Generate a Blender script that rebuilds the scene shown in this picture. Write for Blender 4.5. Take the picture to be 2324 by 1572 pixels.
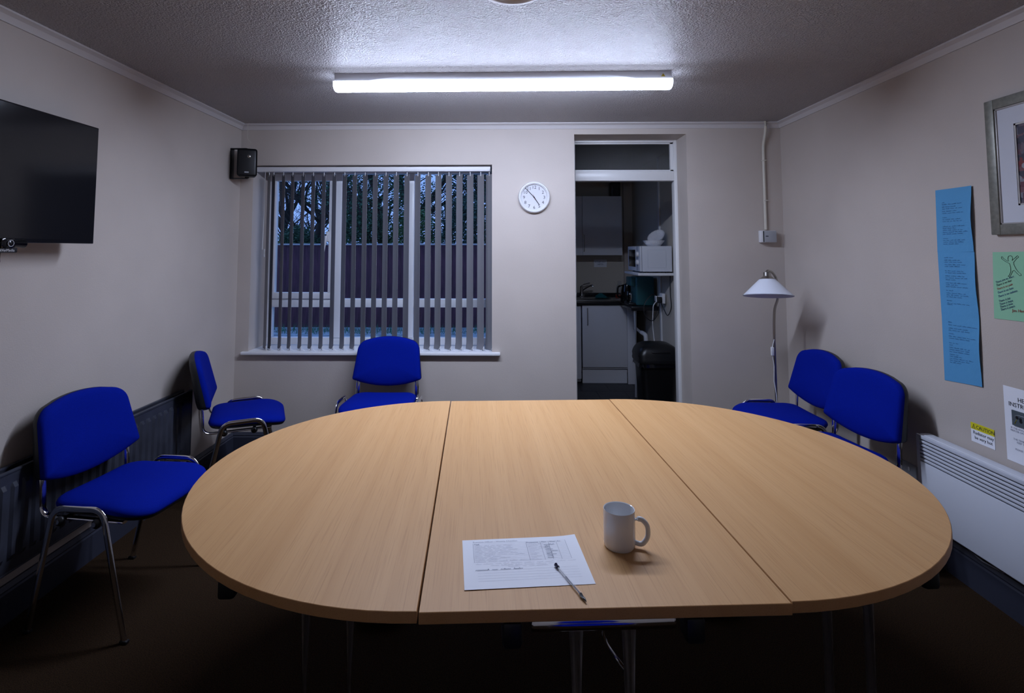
import bpy, bmesh, math, random
from mathutils import Vector, Matrix
from math import pi, sin, cos, radians as R

for o in list(bpy.data.objects):
    bpy.data.objects.remove(o, do_unlink=True)
SC = bpy.context.scene
COL = SC.collection
random.seed(7)

# ------------------------------------------------------------------ camera
F, CX, CY, PIT, YAW, CH = 1238.1, 1123.52, 484.52, 0.0663, -0.0168, 1.4803
CAM = Vector((0, 0, CH))

def ray(u, v):
    """direction of a pixel of the 2324 x 1572 photograph"""
    d0, d2 = (u - CX) / F, -(v - CY) / F
    y = cos(PIT) - sin(PIT) * d2
    z = sin(PIT) + cos(PIT) * d2
    return Vector((cos(YAW) * d0 + sin(YAW) * y, -sin(YAW) * d0 + cos(YAW) * y, z))
def onX(u, v, x): d = ray(u, v); return CAM + d * (x / d.x)
def onY(u, v, y): d = ray(u, v); return CAM + d * (y / d.y)
def onZ(u, v, z): d = ray(u, v); return CAM + d * ((z - CH) / d.z)

cam = bpy.data.cameras.new('camera')
cam.sensor_fit = 'HORIZONTAL'; cam.sensor_width = 36
cam.lens = F / 2324 * 36
cam.shift_x = (1162 - CX) / 2324
cam.shift_y = (CY - 786) / 2324
cam.clip_start = 0.02; cam.clip_end = 200
co = bpy.data.objects.new('camera', cam); COL.objects.link(co)
fw = ray(CX, CY); rt = ray(CX + F, CY) - fw; up = ray(CX, CY - F) - fw
M = Matrix((rt, up, -fw)).transposed().to_4x4(); M.translation = CAM
co.matrix_world = M
SC.camera = co

# ------------------------------------------------------------------ world, exposure
W = bpy.data.worlds.new('world'); SC.world = W; W.use_nodes = True
bg = W.node_tree.nodes['Background']
bg.inputs[0].default_value = (0.25, 0.40, 0.95, 1); bg.inputs[1].default_value = 1.4
SC.view_settings.view_transform = 'Standard'
SC.view_settings.look = 'None'
SC.view_settings.gamma = 1
SC.view_settings.use_curve_mapping = False
SC.view_settings.exposure = 0.0
LAMP = 100.0                     # emission strength of the batten diffuser
LAMP_COL = (0.655, 0.75, 1.0, 1)

# ------------------------------------------------------------------ room numbers
K = 1.035
XL, XR, YB = -1.9249 * K, 1.9912 * K, 3.922 * K
HC = CH + (2.36 - CH) * K + .0015     # under side of the coving
H = HC + 0.036
YF = -.55
YW = YB + 0.26                 # window / door frame plane
TZ = 0.725                     # table height

# ------------------------------------------------------------------ materials
MATS = {}
def mat(name, col, rough=.5, metal=0, bump=0, bscale=200, spec=.5, noise=0, nscale=8, coat=0, sheen=0, trans=0, ior=1.45, emit=None, estr=0, alpha=1, detail=2, stretch=None, col2=None):
    m = bpy.data.materials.new(name); m.use_nodes = True
    nt = m.node_tree; b = nt.nodes['Principled BSDF']
    b.inputs['Base Color'].default_value = (*col, 1)
    b.inputs['Roughness'].default_value = rough
    b.inputs['Metallic'].default_value = metal
    b.inputs['Specular IOR Level'].default_value = spec
    b.inputs['Coat Weight'].default_value = coat
    b.inputs['Sheen Weight'].default_value = sheen
    b.inputs['Transmission Weight'].default_value = trans
    b.inputs['IOR'].default_value = ior
    b.inputs['Alpha'].default_value = alpha
    if emit: b.inputs['Emission Color'].default_value = (*emit, 1); b.inputs['Emission Strength'].default_value = estr
    tc = nt.nodes.new('ShaderNodeTexCoord'); src = tc.outputs['Object']
    if stretch:
        mp = nt.nodes.new('ShaderNodeMapping'); mp.inputs['Scale'].default_value = stretch
        nt.links.new(src, mp.inputs[0]); src = mp.outputs[0]
    if noise:
        n = nt.nodes.new('ShaderNodeTexNoise'); n.inputs['Scale'].default_value = nscale; n.inputs['Detail'].default_value = detail
        nt.links.new(src, n.inputs[0])
        mx = nt.nodes.new('ShaderNodeMix'); mx.data_type = 'RGBA'
        c2 = col2 if col2 else tuple(max(0, c * (1 - noise)) for c in col)
        mx.inputs[6].default_value = (*col, 1); mx.inputs[7].default_value = (*c2, 1)
        rp = nt.nodes.new('ShaderNodeMapRange'); rp.inputs[1].default_value = .35; rp.inputs[2].default_value = .65
        nt.links.new(n.outputs[0], rp.inputs[0]); nt.links.new(rp.outputs[0], mx.inputs[0])
        nt.links.new(mx.outputs[2], b.inputs['Base Color'])
    if bump:
        n = nt.nodes.new('ShaderNodeTexNoise'); n.inputs['Scale'].default_value = bscale; n.inputs['Detail'].default_value = 2
        nt.links.new(src, n.inputs[0])
        bp = nt.nodes.new('ShaderNodeBump'); bp.inputs['Strength'].default_value = bump; bp.inputs['Distance'].default_value = .004
        nt.links.new(n.outputs[0], bp.inputs['Height']); nt.links.new(bp.outputs[0], b.inputs['Normal'])
    MATS[name] = m
    return m

mat('wall', (.54, .478, .432), .55, bump=.12, bscale=160, noise=.05, nscale=3)
mat('wall_kitchen', (.58, .53, .46), .6, bump=.1, bscale=120)
mat('coving', (.60, .57, .565), .5)
mat('gloss_white', (.74, .74, .74), .28, bump=.05, bscale=60)
mat('upvc', (.84, .86, .90), .3)
mat('sill', (.84, .84, .86), .3)
mat('skirting', (.034, .037, .056), .35, bump=.1, bscale=30)
mat('radiator', (.046, .050, .070), .42, bump=.08, bscale=40, noise=.25, nscale=14)
mat('heater_white', (.62, .64, .70), .4)
mat('slot_shade', (.01, .01, .012), .8)  # near-black that stands in for the shade inside the heater slots
mat('carpet', (.050, .028, .013), .95, bump=1, bscale=420, noise=.6, nscale=260, spec=.1, col2=(.018, .010, .006))
mat('fabric', (.001, .012, .30), .85, bump=.35, bscale=900, noise=.25, nscale=500, sheen=.0, spec=.08)
mat('shell', (.012, .013, .016), .45, bump=.15, bscale=300)
mat('chrome', (.82, .82, .84), .10, metal=1)
mat('steel', (.42, .40, .37), .28, metal=1)
mat('black_plastic', (.010, .010, .012), .4)
mat('black_gloss', (.004, .004, .006), .08)
mat('screen', (.003, .003, .005), .12, spec=.3)
mat('blind', (.25, .245, .26), .8, bump=.2, bscale=700)
mat('white_plastic', (.72, .72, .74), .35)
mat('cream_plastic', (.60, .56, .48), .4)
mat('grey_plastic', (.36, .37, .40), .4)
mat('mug', (.76, .77, .79), .12, coat=.5)
mat('paper', (.84, .85, .90), .7)
mat('paper_blue', (.085, .31, .57), .75, bump=.1, bscale=60)
mat('paper_green', (.27, .56, .36), .75)
mat('paper_yellow', (.70, .62, .01), .6)
mat('ink', (.02, .02, .03), .7)
mat('ink_grey', (.38, .39, .46), .7)
mat('ink_blue', (.02, .06, .20), .7)
mat('ink_soft', (.025, .10, .24), .7)
mat('ink_navy', (.02, .05, .14), .7)
mat('ink_red', (.28, .05, .04), .7)
mat('frame_silver', (.24, .235, .20), .42, metal=.4, noise=.2, nscale=60)
mat('frame_bevel', (.42, .40, .38), .35, metal=.3)
mat('mat_board', (.58, .60, .66), .7)
mat('cabinet', (.72, .72, .76), .45)
mat('worktop', (.012, .012, .014), .25)
mat('sink_steel', (.35, .35, .36), .3, metal=1)
mat('teal_plastic', (.035, .15, .17), .4)
mat('teal_cloth', (.005, .11, .12), .9)
mat('filter_paper', (.66, .66, .70), .8)
mat('bin', (.006, .006, .007), .35)
mat('tile', (.030, .032, .040), .45, noise=.4, nscale=7)
mat('grout', (.075, .078, .09), .9)
mat('opal', (.80, .83, .92), .25, trans=.15)
mat('pen_ink', (.01, .01, .05), .4)
mat('concrete', (.38, .47, .52), .9, noise=.4, nscale=5, bump=.4, bscale=30)
mat('ground', (.36, .46, .50), .95, noise=.5, nscale=6, bump=.5, bscale=40)
mat('grass', (.02, .14, .07), .8)
mat('fence_wood', (.085, .027, .042), .8, bump=.5, bscale=30, noise=.5, nscale=6, stretch=(6, 6, .6))
mat('fence_rail', (.36, .36, .36), .8)
mat('bark', (.035, .028, .022), .9, bump=.6, bscale=20)
mat('leaf_dark', (.024, .085, .060), .6, noise=.5, nscale=3)
mat('leaf_mid', (.035, .125, .058), .6, noise=.5, nscale=3)
mat('leaf_bright', (.070, .180, .060), .6, noise=.5, nscale=3)
mat('brick_dark', (.05, .03, .025), .9)
mat('red_glass', (.25, .03, .02), .2)
mat('lamp_diffuser', (.9, .9, .95), .4, emit=LAMP_COL[:3], estr=LAMP * .66)
mat('lamp_diffuser_side', (.9, .9, .95), .4, emit=LAMP_COL[:3], estr=LAMP * .14)
mat('lamp_diffuser_shoulder', (.9, .9, .95), .4, emit=LAMP_COL[:3], estr=LAMP * 2.35)
mat('batten_body', (.70, .70, .74), .35)
mat('sticker_yellow', (.75, .55, .05), .5)

def glassmat(name, rough=0.0, tint=(.9, .95, .95), refl=.08):
    m = bpy.data.materials.new(name); m.use_nodes = True; nt = m.node_tree
    for n in list(nt.nodes): nt.nodes.remove(n)
    out = nt.nodes.new('ShaderNodeOutputMaterial'); g = nt.nodes.new('ShaderNodeBsdfGlossy'); t = nt.nodes.new('ShaderNodeBsdfTransparent')
    g.inputs['Roughness'].default_value = rough; t.inputs[0].default_value = (*tint, 1)
    fr = nt.nodes.new('ShaderNodeFresnel'); fr.inputs[0].default_value = 1.5
    ge = nt.nodes.new('ShaderNodeNewGeometry'); mu = nt.nodes.new('ShaderNodeMath'); mu.operation = 'SUBTRACT'; mu.use_clamp = True
    nt.links.new(fr.outputs[0], mu.inputs[0]); nt.links.new(ge.outputs['Backfacing'], mu.inputs[1])
    mx = nt.nodes.new('ShaderNodeMixShader'); nt.links.new(mu.outputs[0], mx.inputs[0]); nt.links.new(t.outputs[0], mx.inputs[1]); nt.links.new(g.outputs[0], mx.inputs[2])
    nt.links.new(mx.outputs[0], out.inputs[0]); MATS[name] = m
    return m
glassmat('window_glass', .0)
glassmat('clear_glass', .0, (1, 1, 1))
mat('clock_dial', (.66, .66, .70), .6)
mat('post_metal', (.46, .42, .38), .38, metal=.85)
glassmat('pen_clear', .06, (1, 1, 1))
glassmat('clear_plastic', .12, (.93, .94, .96))
m = glassmat('ribbed_glass', .25, (.42, .45, .47))
nt = m.node_tree
tc = nt.nodes.new('ShaderNodeTexCoord'); wv = nt.nodes.new('ShaderNodeTexWave'); wv.inputs['Scale'].default_value = 40; wv.wave_type = 'BANDS'; wv.bands_direction = 'X'
nt.links.new(tc.outputs['Object'], wv.inputs[0]); bp = nt.nodes.new('ShaderNodeBump'); bp.inputs['Strength'].default_value = .8; bp.inputs['Distance'].default_value = .004
nt.links.new(wv.outputs[0], bp.inputs['Height'])
for n in nt.nodes:
    if n.type in ('BSDF_GLOSSY', 'FRESNEL'): nt.links.new(bp.outputs[0], n.inputs['Normal'])

# textured, gloss-painted ceiling: rounded grains
m = mat('ceiling', (.54, .51, .51), .40, spec=.20); nt = m.node_tree; b = nt.nodes['Principled BSDF']
tc = [n for n in nt.nodes if n.type == 'TEX_COORD'][0]
vo = nt.nodes.new('ShaderNodeTexNoise'); vo.inputs['Scale'].default_value = 120; vo.inputs['Detail'].default_value = 2.5; vo.inputs['Roughness'].default_value = .55
nt.links.new(tc.outputs['Object'], vo.inputs[0])
rp = nt.nodes.new('ShaderNodeValToRGB'); rp.color_ramp.elements[0].position = .38; rp.color_ramp.elements[1].position = .66
nt.links.new(vo.outputs[0], rp.inputs[0])
bp = nt.nodes.new('ShaderNodeBump'); bp.inputs['Strength'].default_value = 1.0; bp.inputs['Distance'].default_value = .008
nt.links.new(rp.outputs[0], bp.inputs['Height']); nt.links.new(bp.outputs[0], b.inputs['Normal'])

# beech laminate, grain along local Y
def wood(name, c1, c2, c3):
    m = mat(name, c1, .46, spec=.32); nt = m.node_tree; b = nt.nodes['Principled BSDF']
    tc = [n for n in nt.nodes if n.type == 'TEX_COORD'][0]
    mp = nt.nodes.new('ShaderNodeMapping'); mp.inputs['Scale'].default_value = (1, .016, 1)
    nt.links.new(tc.outputs['Object'], mp.inputs[0])
    n1 = nt.nodes.new('ShaderNodeTexNoise'); n1.inputs['Scale'].default_value = 330; n1.inputs['Detail'].default_value = 3
    n2 = nt.nodes.new('ShaderNodeTexNoise'); n2.inputs['Scale'].default_value = 16; n2.inputs['Detail'].default_value = 3; n2.inputs['Distortion'].default_value = .6
    for n in (n1, n2): nt.links.new(mp.outputs[0], n.inputs[0])
    m1 = nt.nodes.new('ShaderNodeMix'); m1.data_type = 'RGBA'; m1.inputs[6].default_value = (*c1, 1); m1.inputs[7].default_value = (*c2, 1)
    m2 = nt.nodes.new('ShaderNodeMix'); m2.data_type = 'RGBA'; m2.inputs[7].default_value = (*c3, 1)
    r1 = nt.nodes.new('ShaderNodeMapRange'); r1.inputs[1].default_value = .35; r1.inputs[2].default_value = .7
    r2 = nt.nodes.new('ShaderNodeMapRange'); r2.inputs[1].default_value = .52; r2.inputs[2].default_value = .74; r2.inputs[4].default_value = .55
    nt.links.new(n2.outputs[0], r1.inputs[0]); nt.links.new(r1.outputs[0], m1.inputs[0])
    nt.links.new(n1.outputs[0], r2.inputs[0]); nt.links.new(r2.outputs[0], m2.inputs[0]); nt.links.new(m1.outputs[2], m2.inputs[6])
    nt.links.new(m2.outputs[2], b.inputs['Base Color'])
wood('beech', (.64, .365, .158), (.58, .316, .128), (.46, .235, .088))
wood('beech_edge', (.56, .30, .125), (.52, .27, .105), (.42, .20, .075))

# framed street picture: dark navy, red and pale blocks
m = mat('picture', (.05, .05, .08), .2); nt = m.node_tree; b = nt.nodes['Principled BSDF']
tc = [n for n in nt.nodes if n.type == 'TEX_COORD'][0]
vo = nt.nodes.new('ShaderNodeTexVoronoi'); vo.inputs['Scale'].default_value = 42; vo.distance = 'CHEBYCHEV'; nt.links.new(tc.outputs['Object'], vo.inputs[0])
rp = nt.nodes.new('ShaderNodeValToRGB'); e = rp.color_ramp.elements; e[0].color = (.012, .013, .03, 1); e[1].color = (.30, .30, .34, 1); e[1].position = 1
x = e.new(.35); x.color = (.04, .04, .07, 1); x = e.new(.55); x.color = (.16, .012, .015, 1); x = e.new(.8); x.color = (.10, .10, .13, 1)
sp = nt.nodes.new('ShaderNodeSeparateColor'); nt.links.new(vo.outputs['Color'], sp.inputs[0]); nt.links.new(sp.outputs[0], rp.inputs[0]); nt.links.new(rp.outputs[0], b.inputs['Base Color'])

# ------------------------------------------------------------------ mesh helpers
def bm_new(): return bmesh.new()

def add_box(bm, lo, hi, bevel=0, seg=2, mtx=None):
    lo, hi = Vector(lo), Vector(hi)
    c, s = (lo + hi) / 2, hi - lo
    r = bmesh.ops.create_cube(bm, size=1, matrix=Matrix.Translation(c) @ Matrix.Diagonal((abs(s.x), abs(s.y), abs(s.z), 1)))
    vs = r['verts']
    if bevel:
        es = list({e for v in vs for e in v.link_edges})
        rr = bmesh.ops.bevel(bm, geom=es, offset=bevel, segments=seg, profile=.5, affect='EDGES')
        vs = list({v for f in rr['faces'] for v in f.verts} | {v for v in vs if v.is_valid})
    if mtx is not None: bmesh.ops.transform(bm, matrix=mtx, verts=vs)
    return vs

def frame_axes(d):
    d = d.normalized(); a = Vector((0, 0, 1)) if abs(d.z) < .9 else Vector((1, 0, 0))
    x = d.cross(a).normalized(); return x, x.cross(d).normalized()

def add_tube(bm, pts, r, n=10, cap=True, r2=None, xref=None):
    """sweep a circle (or ellipse r along xref, r2 across) along pts; r may be a list"""
    pts = [Vector(p) for p in pts]; rings = []
    for i, p in enumerate(pts):
        if i == 0: d = pts[1] - p
        elif i == len(pts) - 1: d = p - pts[i - 1]
        else: d = (pts[i + 1] - p).normalized() + (p - pts[i - 1]).normalized()
        d = d.normalized()
        if xref is not None:
            x = (xref - d * xref.dot(d)).normalized(); y = d.cross(x)
        elif rings:
            x = (px - d * px.dot(d)).normalized(); y = d.cross(x)
        else:
            x, y = frame_axes(d)
        px = x
        ra = r[i] if isinstance(r, (list, tuple)) else r
        rb = ra if r2 is None else r2
        rings.append([bm.verts.new(p + x * (ra * cos(2 * pi * k / n)) + y * (rb * sin(2 * pi * k / n))) for k in range(n)])
    for a, b in zip(rings, rings[1:]):
        for k in range(n): bm.faces.new((a[k], a[(k + 1) % n], b[(k + 1) % n], b[k]))
    if cap: bm.faces.new(rings[0][::-1]); bm.faces.new(rings[-1])

def bend(pts, rad=.03, seg=5):
    """round the corners of a polyline"""
    pts = [Vector(p) for p in pts]; out = [pts[0]]
    for a, b, c in zip(pts, pts[1:], pts[2:]):
        u, w = (a - b), (c - b); l = min(rad, u.length * .45, w.length * .45)
        p, q = b + u.normalized() * l, b + w.normalized() * l
        for k in range(seg + 1):
            t = k / seg; out.append(p * (1 - t) ** 2 + b * 2 * t * (1 - t) + q * t * t)
    out.append(pts[-1]); return out

def add_lathe(bm, prof, n=32, mtx=None, close=False):
    """profile of (r, z) round Z"""
    rings = []
    for r, z in prof:
        if r < 1e-6: rings.append([bm.verts.new((0, 0, z))])
        else: rings.append([bm.verts.new((r * cos(2 * pi * k / n), r * sin(2 * pi * k / n), z)) for k in range(n)])
    for a, b in zip(rings, rings[1:]):
        for k in range(n):
            k2 = (k + 1) % n
            if len(a) == 1 and len(b) == 1: continue
            if len(a) == 1: bm.faces.new((a[0], b[k2], b[k]))
            elif len(b) == 1: bm.faces.new((a[k], a[k2], b[0]))
            else: bm.faces.new((a[k], a[k2], b[k2], b[k]))
    if mtx is not None: bmesh.ops.transform(bm, matrix=mtx, verts=[v for g in rings for v in g])

def add_prism(bm, poly, z0, z1, mtx=None):
    a = [bm.verts.new((x, y, z0)) for x, y in poly]; b = [bm.verts.new((x, y, z1)) for x, y in poly]
    n = len(poly)
    bm.faces.new(a[::-1]); bm.faces.new(b)
    for k in range(n): bm.faces.new((a[k], a[(k + 1) % n], b[(k + 1) % n], b[k]))
    if mtx is not None: bmesh.ops.transform(bm, matrix=mtx, verts=a + b)

def add_rings(bm, rings, top=True, bottom=True):
    vs = [[bm.verts.new(p) for p in r] for r in rings]; n = len(vs[0])
    for a, b in zip(vs, vs[1:]):
        for k in range(n): bm.faces.new((a[k], a[(k + 1) % n], b[(k + 1) % n], b[k]))
    if bottom: bm.faces.new(vs[0][::-1])
    if top: bm.faces.new(vs[-1])

def obj(name, bm, material, parent=None, smooth=35, loc=None):
    if isinstance(bm, bmesh.types.BMesh):
        bmesh.ops.recalc_face_normals(bm, faces=bm.faces[:])
        me = bpy.data.meshes.new(name); bm.to_mesh(me); bm.free()
        if smooth:
            me.shade_smooth(); me.set_sharp_from_angle(angle=R(smooth))
    else: me = bm
    if not me.materials: me.materials.append(MATS[material])
    o = bpy.data.objects.new(name, me); COL.objects.link(o)
    if parent is not None: o.parent = parent
    if loc is not None: o.location = loc
    return o

def box(name, lo, hi, material, parent=None, bevel=0, mtx=None):
    bm = bm_new(); add_box(bm, lo, hi, bevel, 2, mtx); return obj(name, bm, material, parent)

def tube(name, pts, r, material, parent=None, n=8, **k):
    bm = bm_new(); add_tube(bm, pts, r, n, **k); return obj(name, bm, material, parent, 60)

def tag(o, label, cat, group=None, kind=None):
    o['label'] = label; o['category'] = cat
    if group: o['group'] = group
    if kind: o['kind'] = kind
    return o
def thing(name, label, cat, loc=(0, 0, 0), rz=0, group=None):
    o = bpy.data.objects.new(name, None); COL.objects.link(o); o.empty_display_size = .05
    o.location = loc; o.rotation_euler = (0, 0, rz)
    return tag(o, label, cat, group)
def struct(o, label, cat): return tag(o, label, cat, None, 'structure')
def dup_tree(o, parent=None):
    c = o.copy(); COL.objects.link(c)
    if parent is not None: c.parent = parent
    for ch in o.children: dup_tree(ch, c)
    return c

def surf(origin, right, upv):
    """matrix whose X, Y lie in a surface and Z is its outward normal"""
    x = Vector(right).normalized(); y = Vector(upv); y = (y - x * y.dot(x)).normalized(); z = x.cross(y)
    m = Matrix((x, y, z)).transposed().to_4x4(); m.translation = Vector(origin); return m

def text(name, s, size, material, parent, mtx, align='LEFT', ext=.0002, sx=1, shear=0):
    cu = bpy.data.curves.new(name, 'FONT'); cu.body = s; cu.size = size; cu.align_x = align; cu.extrude = ext; cu.shear = shear; cu.resolution_u = 2
    t = bpy.data.objects.new(name, cu); COL.objects.link(t)
    dg = bpy.context.evaluated_depsgraph_get()
    me = bpy.data.meshes.new_from_object(t.evaluated_get(dg))
    bpy.data.objects.remove(t, do_unlink=True)
    me.transform(mtx @ Matrix.Diagonal((sx, 1, 1, 1)))
    me.materials.clear(); me.materials.append(MATS[material])
    return obj(name, me, material, parent)

def scribble(bm, x, y, length, h, rnd, mtx, w=.0006, slant=0):
    """a line of small unreadable handwriting / print starting at x, y"""
    cx = 0
    while cx < length:
        word = rnd.uniform(.012, .034) * h / .0045
        pts = []; k = 0; t = 0
        while t < word:
            hh = h * (rnd.choice((.5, .5, .6, 1.0)) if k % 2 else 0)
            pts.append((x + cx + t, y + hh + slant * (cx + t))); t += h * .42; k += 1
        for (ax, ay), (bx, by) in zip(pts, pts[1:]):
            d = Vector((bx - ax, by - ay)); 
            if d.length < 1e-6: continue
            nrm = Vector((-d.y, d.x)).normalized() * w / 2
            q = [Vector((ax + nrm.x, ay + nrm.y, 0)), Vector((ax - nrm.x, ay - nrm.y, 0)), Vector((bx - nrm.x, by - nrm.y, 0)), Vector((bx + nrm.x, by + nrm.y, 0))]
            bm.faces.new([bm.verts.new(mtx @ p) for p in q])
        cx += word + h * 1.1

# ================================================================== SETTING
# floor, ceiling, walls
struct(box('floor', (XL - .2, YF, -.05), (XR + .2, YB + .30, 0), 'carpet'), 'dark brown carpet floor of the meeting room', 'floor')
struct(box('ceiling', (XL - .2, YF, H), (XR + .2, YB, H + .1), 'ceiling'), 'grey-white textured gloss painted ceiling', 'ceiling')
struct(box('wall_left', (XL - .2, YF, 0), (XL, YB, H), 'wall'), 'cream painted left wall with the television', 'wall')
struct(box('wall_right', (XR, YF, 0), (XR + .2, YB, H), 'wall'), 'cream painted right wall with blue paper sheets', 'wall')
struct(box('wall_front', (XL - .2, YF - .2, 0), (XR + .2, YF, H), 'wall'), 'cream wall behind the viewer', 'wall')
# back wall with window and door openings
wx0, wx1 = onY(569, 600, YB).x, onY(1116.5, 600, YB).x
wz0, wz1 = onY(850, 800, YB).z, onY(850, 374, YB).z
dx0, dx1 = onY(1306, 600, YB).x, onY(1564, 600, YB).x
dz1 = onY(1430, 304.5, YB).z
bm = bm_new(); T = .30
for lo, hi in (((XL - .2, wz0), (wx0, wz1)), ((wx1, wz0), (dx0, wz1)), ((dx1, 0), (XR + .2, dz1)), ((XL - .2, wz1), (dx0, dz1)), ((XL - .2, dz1), (XR + .2, H + .1)), ((XL - .2, 0), (dx0, wz0))):
    add_box(bm, (lo[0], YB, lo[1]), (hi[0], YB + T, hi[1]))
bmesh.ops.remove_doubles(bm, verts=bm.verts[:], dist=1e-5)
wb = struct(obj('wall_back', bm, 'wall', smooth=0), 'cream back wall with the window and the kitchen doorway', 'wall')

# coving: stepped profile
def coving(name, a, b, nrm, label):
    a, b, nrm = Vector(a), Vector(b), Vector(nrm)
    prof = [(0, H - .042), (.008, H - .042), (.011, H - .034), (.022, H - .018), (.034, H - .011), (.042, H - .008), (.042, H), (0, H)]
    bm = bm_new()
    add_rings(bm, [[Vector((p.x, p.y, 0)) + nrm * d + Vector((0, 0, z)) for d, z in prof] for p in (a, b)])
    return struct(obj(name, bm, 'coving', smooth=20), label, 'coving')
coving('trim_1', (XL, YF, 0), (XL, YB, 0), (1, 0, 0), 'white coving along the top of the left wall')
coving('trim_2', (XR, YF, 0), (XR, YB, 0), (-1, 0, 0), 'white coving along the top of the right wall')
coving('trim_3', (XL, YB, 0), (XR, YB, 0), (0, -1, 0), 'white coving along the top of the back wall')
# skirting boards
def skirting(name, a, b, nrm, label):
    a, b, nrm = Vector(a), Vector(b), Vector(nrm)
    prof = [(0, 0), (.017, 0), (.017, .118), (.012, .125), (.014, .132), (.010, .140), (.006, .150), (0, .152)]
    bm = bm_new(); add_rings(bm, [[Vector((p.x, p.y, 0)) + nrm * d + Vector((0, 0, z)) for d, z in prof] for p in (a, b)])
    return struct(obj(name, bm, 'skirting', smooth=20), label, 'skirting board')
skirting('baseboard_left', (XL, YF, 0), (XL, YB, 0), (1, 0, 0), 'dark blue grey skirting board under the left radiator')
skirting('baseboard_right', (XR, YF, 0), (XR, YB, 0), (-1, 0, 0), 'dark blue grey skirting board under the white heater')
skirting('baseboard_back', (XL, YB, 0), (dx0, YB, 0), (0, -1, 0), 'dark blue grey skirting board below the window')
skirting('baseboard_back_right', (dx1, YB, 0), (XR, YB, 0), (0, -1, 0), 'dark blue grey skirting board between doorway and right wall')

# ---------------- window
win = struct(thing('window_1', '', ''), 'white plastic window in three columns with an opening sash', 'window')
def wy(u, v): return onY(u, v, YW)
def fbar(name, x0, x1, z0, z1, y0=YW - .005, y1=YW + .055, parent=None, b=.004):
    return box(name, (x0, y0, z0), (x1, y1, z1), 'upvc', parent or win, b)
fx0, fx1 = wx0 + .002, wx1 - .002
fz0, fz1 = wz0 + .012, wz1 - .002
gz_bot = wy(900, 766).z; gz_top = wy(1000, 394).z
m1a, m1b = wy(759, 600).x, wy(774.5, 600).x
m2a, m2b = wy(924, 600).x, wy(939, 600).x
tz0, tz1 = wy(900, 697).z, wy(900, 678).z
fbar('outer_frame', fx0, fx1, gz_top, fz1); fbar('outer_frame', fx0, fx1, fz0, gz_bot)
fbar('outer_frame', fx0, fx0 + .055, gz_bot, gz_top); fbar('outer_frame', fx1 - .035, fx1, gz_bot, gz_top)
fbar('mullion', m1a, m1b, gz_bot, gz_top, YW - .012); fbar('mullion', m2a, m2b, gz_bot, gz_top, YW - .012)
for a, b in ((fx0 + .055, m1a), (m1b, m2a), (m2b, fx1 - .035)): fbar('transom', a, b, tz0, tz1, YW - .008)
sash = thing('sash', '', ''); 
for k in ('label', 'category'): del sash[k]
sash.parent = win
sx0, sx1 = wy(618, 520).x, wy(757.5, 520).x
sz0, sz1 = tz1 + .002, gz_top - .003
glz0, glz1 = wy(690, 663).z, wy(690, 411).z; glx0, glx1 = wy(628, 520).x, wy(748, 520).x
ys = YW - .022
for lo, hi in (((sx0, sz0), (sx1, glz0)), ((sx0, glz1), (sx1, sz1)), ((sx0, glz0), (glx0, glz1)), ((glx1, glz0), (sx1, glz1))):
    fbar('sash_rail', lo[0], hi[0], lo[1], hi[1], ys, YW + .03, sash)
hp = onY(744, 535, ys)
bm = bm_new(); add_box(bm, (hp.x - .011, ys - .012, hp.z - .045), (hp.x + .011, ys, hp.z + .035), .004)
add_tube(bm, bend([(hp.x, ys - .004, hp.z + .01), (hp.x, ys - .035, hp.z + .01), (hp.x - .004, ys - .042, hp.z - .03), (hp.x - .022, ys - .042, hp.z - .145)], .02), .009, 8)
hd = obj('handle', bm, 'white_plastic', sash)
hd['label'] = 'white curved window handle with a dark lock'
bm = bm_new(); add_lathe(bm, [(0, 0), (.006, 0), (.006, .004), (0, .004)], 12, Matrix.Translation((hp.x, ys - .047, hp.z + .006)) @ Matrix.Rotation(R(90), 4, 'X'))
obj('lock', bm, 'black_plastic', sash)
for a, b, c, d, y in ((glx0, glx1, glz0, glz1, YW + .0), (m1b, m2a, tz1, gz_top, YW + .02), (m2b, fx1 - .035, tz1, gz_top, YW + .02), (fx0 + .055, m1a, gz_bot, tz0, YW + .02), (m1b, m2a, gz_bot, tz0, YW + .02), (m2b, fx1 - .035, gz_bot, tz0, YW + .02)):
    box('pane', (a, y, c), (b, y + .004, d), 'window_glass', win)
# reveal lining boards + sill
bm = bm_new()
sz = wz0
add_box(bm, (onY(545, 803, YB - .035).x, YB - .035, sz - .014), (onY(1135, 803, YB - .035).x, YB, sz + .008), .004)
add_box(bm, (wx0, YB - .005, sz), (wx1, YW + .002, sz + .008))
struct(obj('trim_4', bm, 'sill'), 'white painted window sill board', 'window sill')

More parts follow.
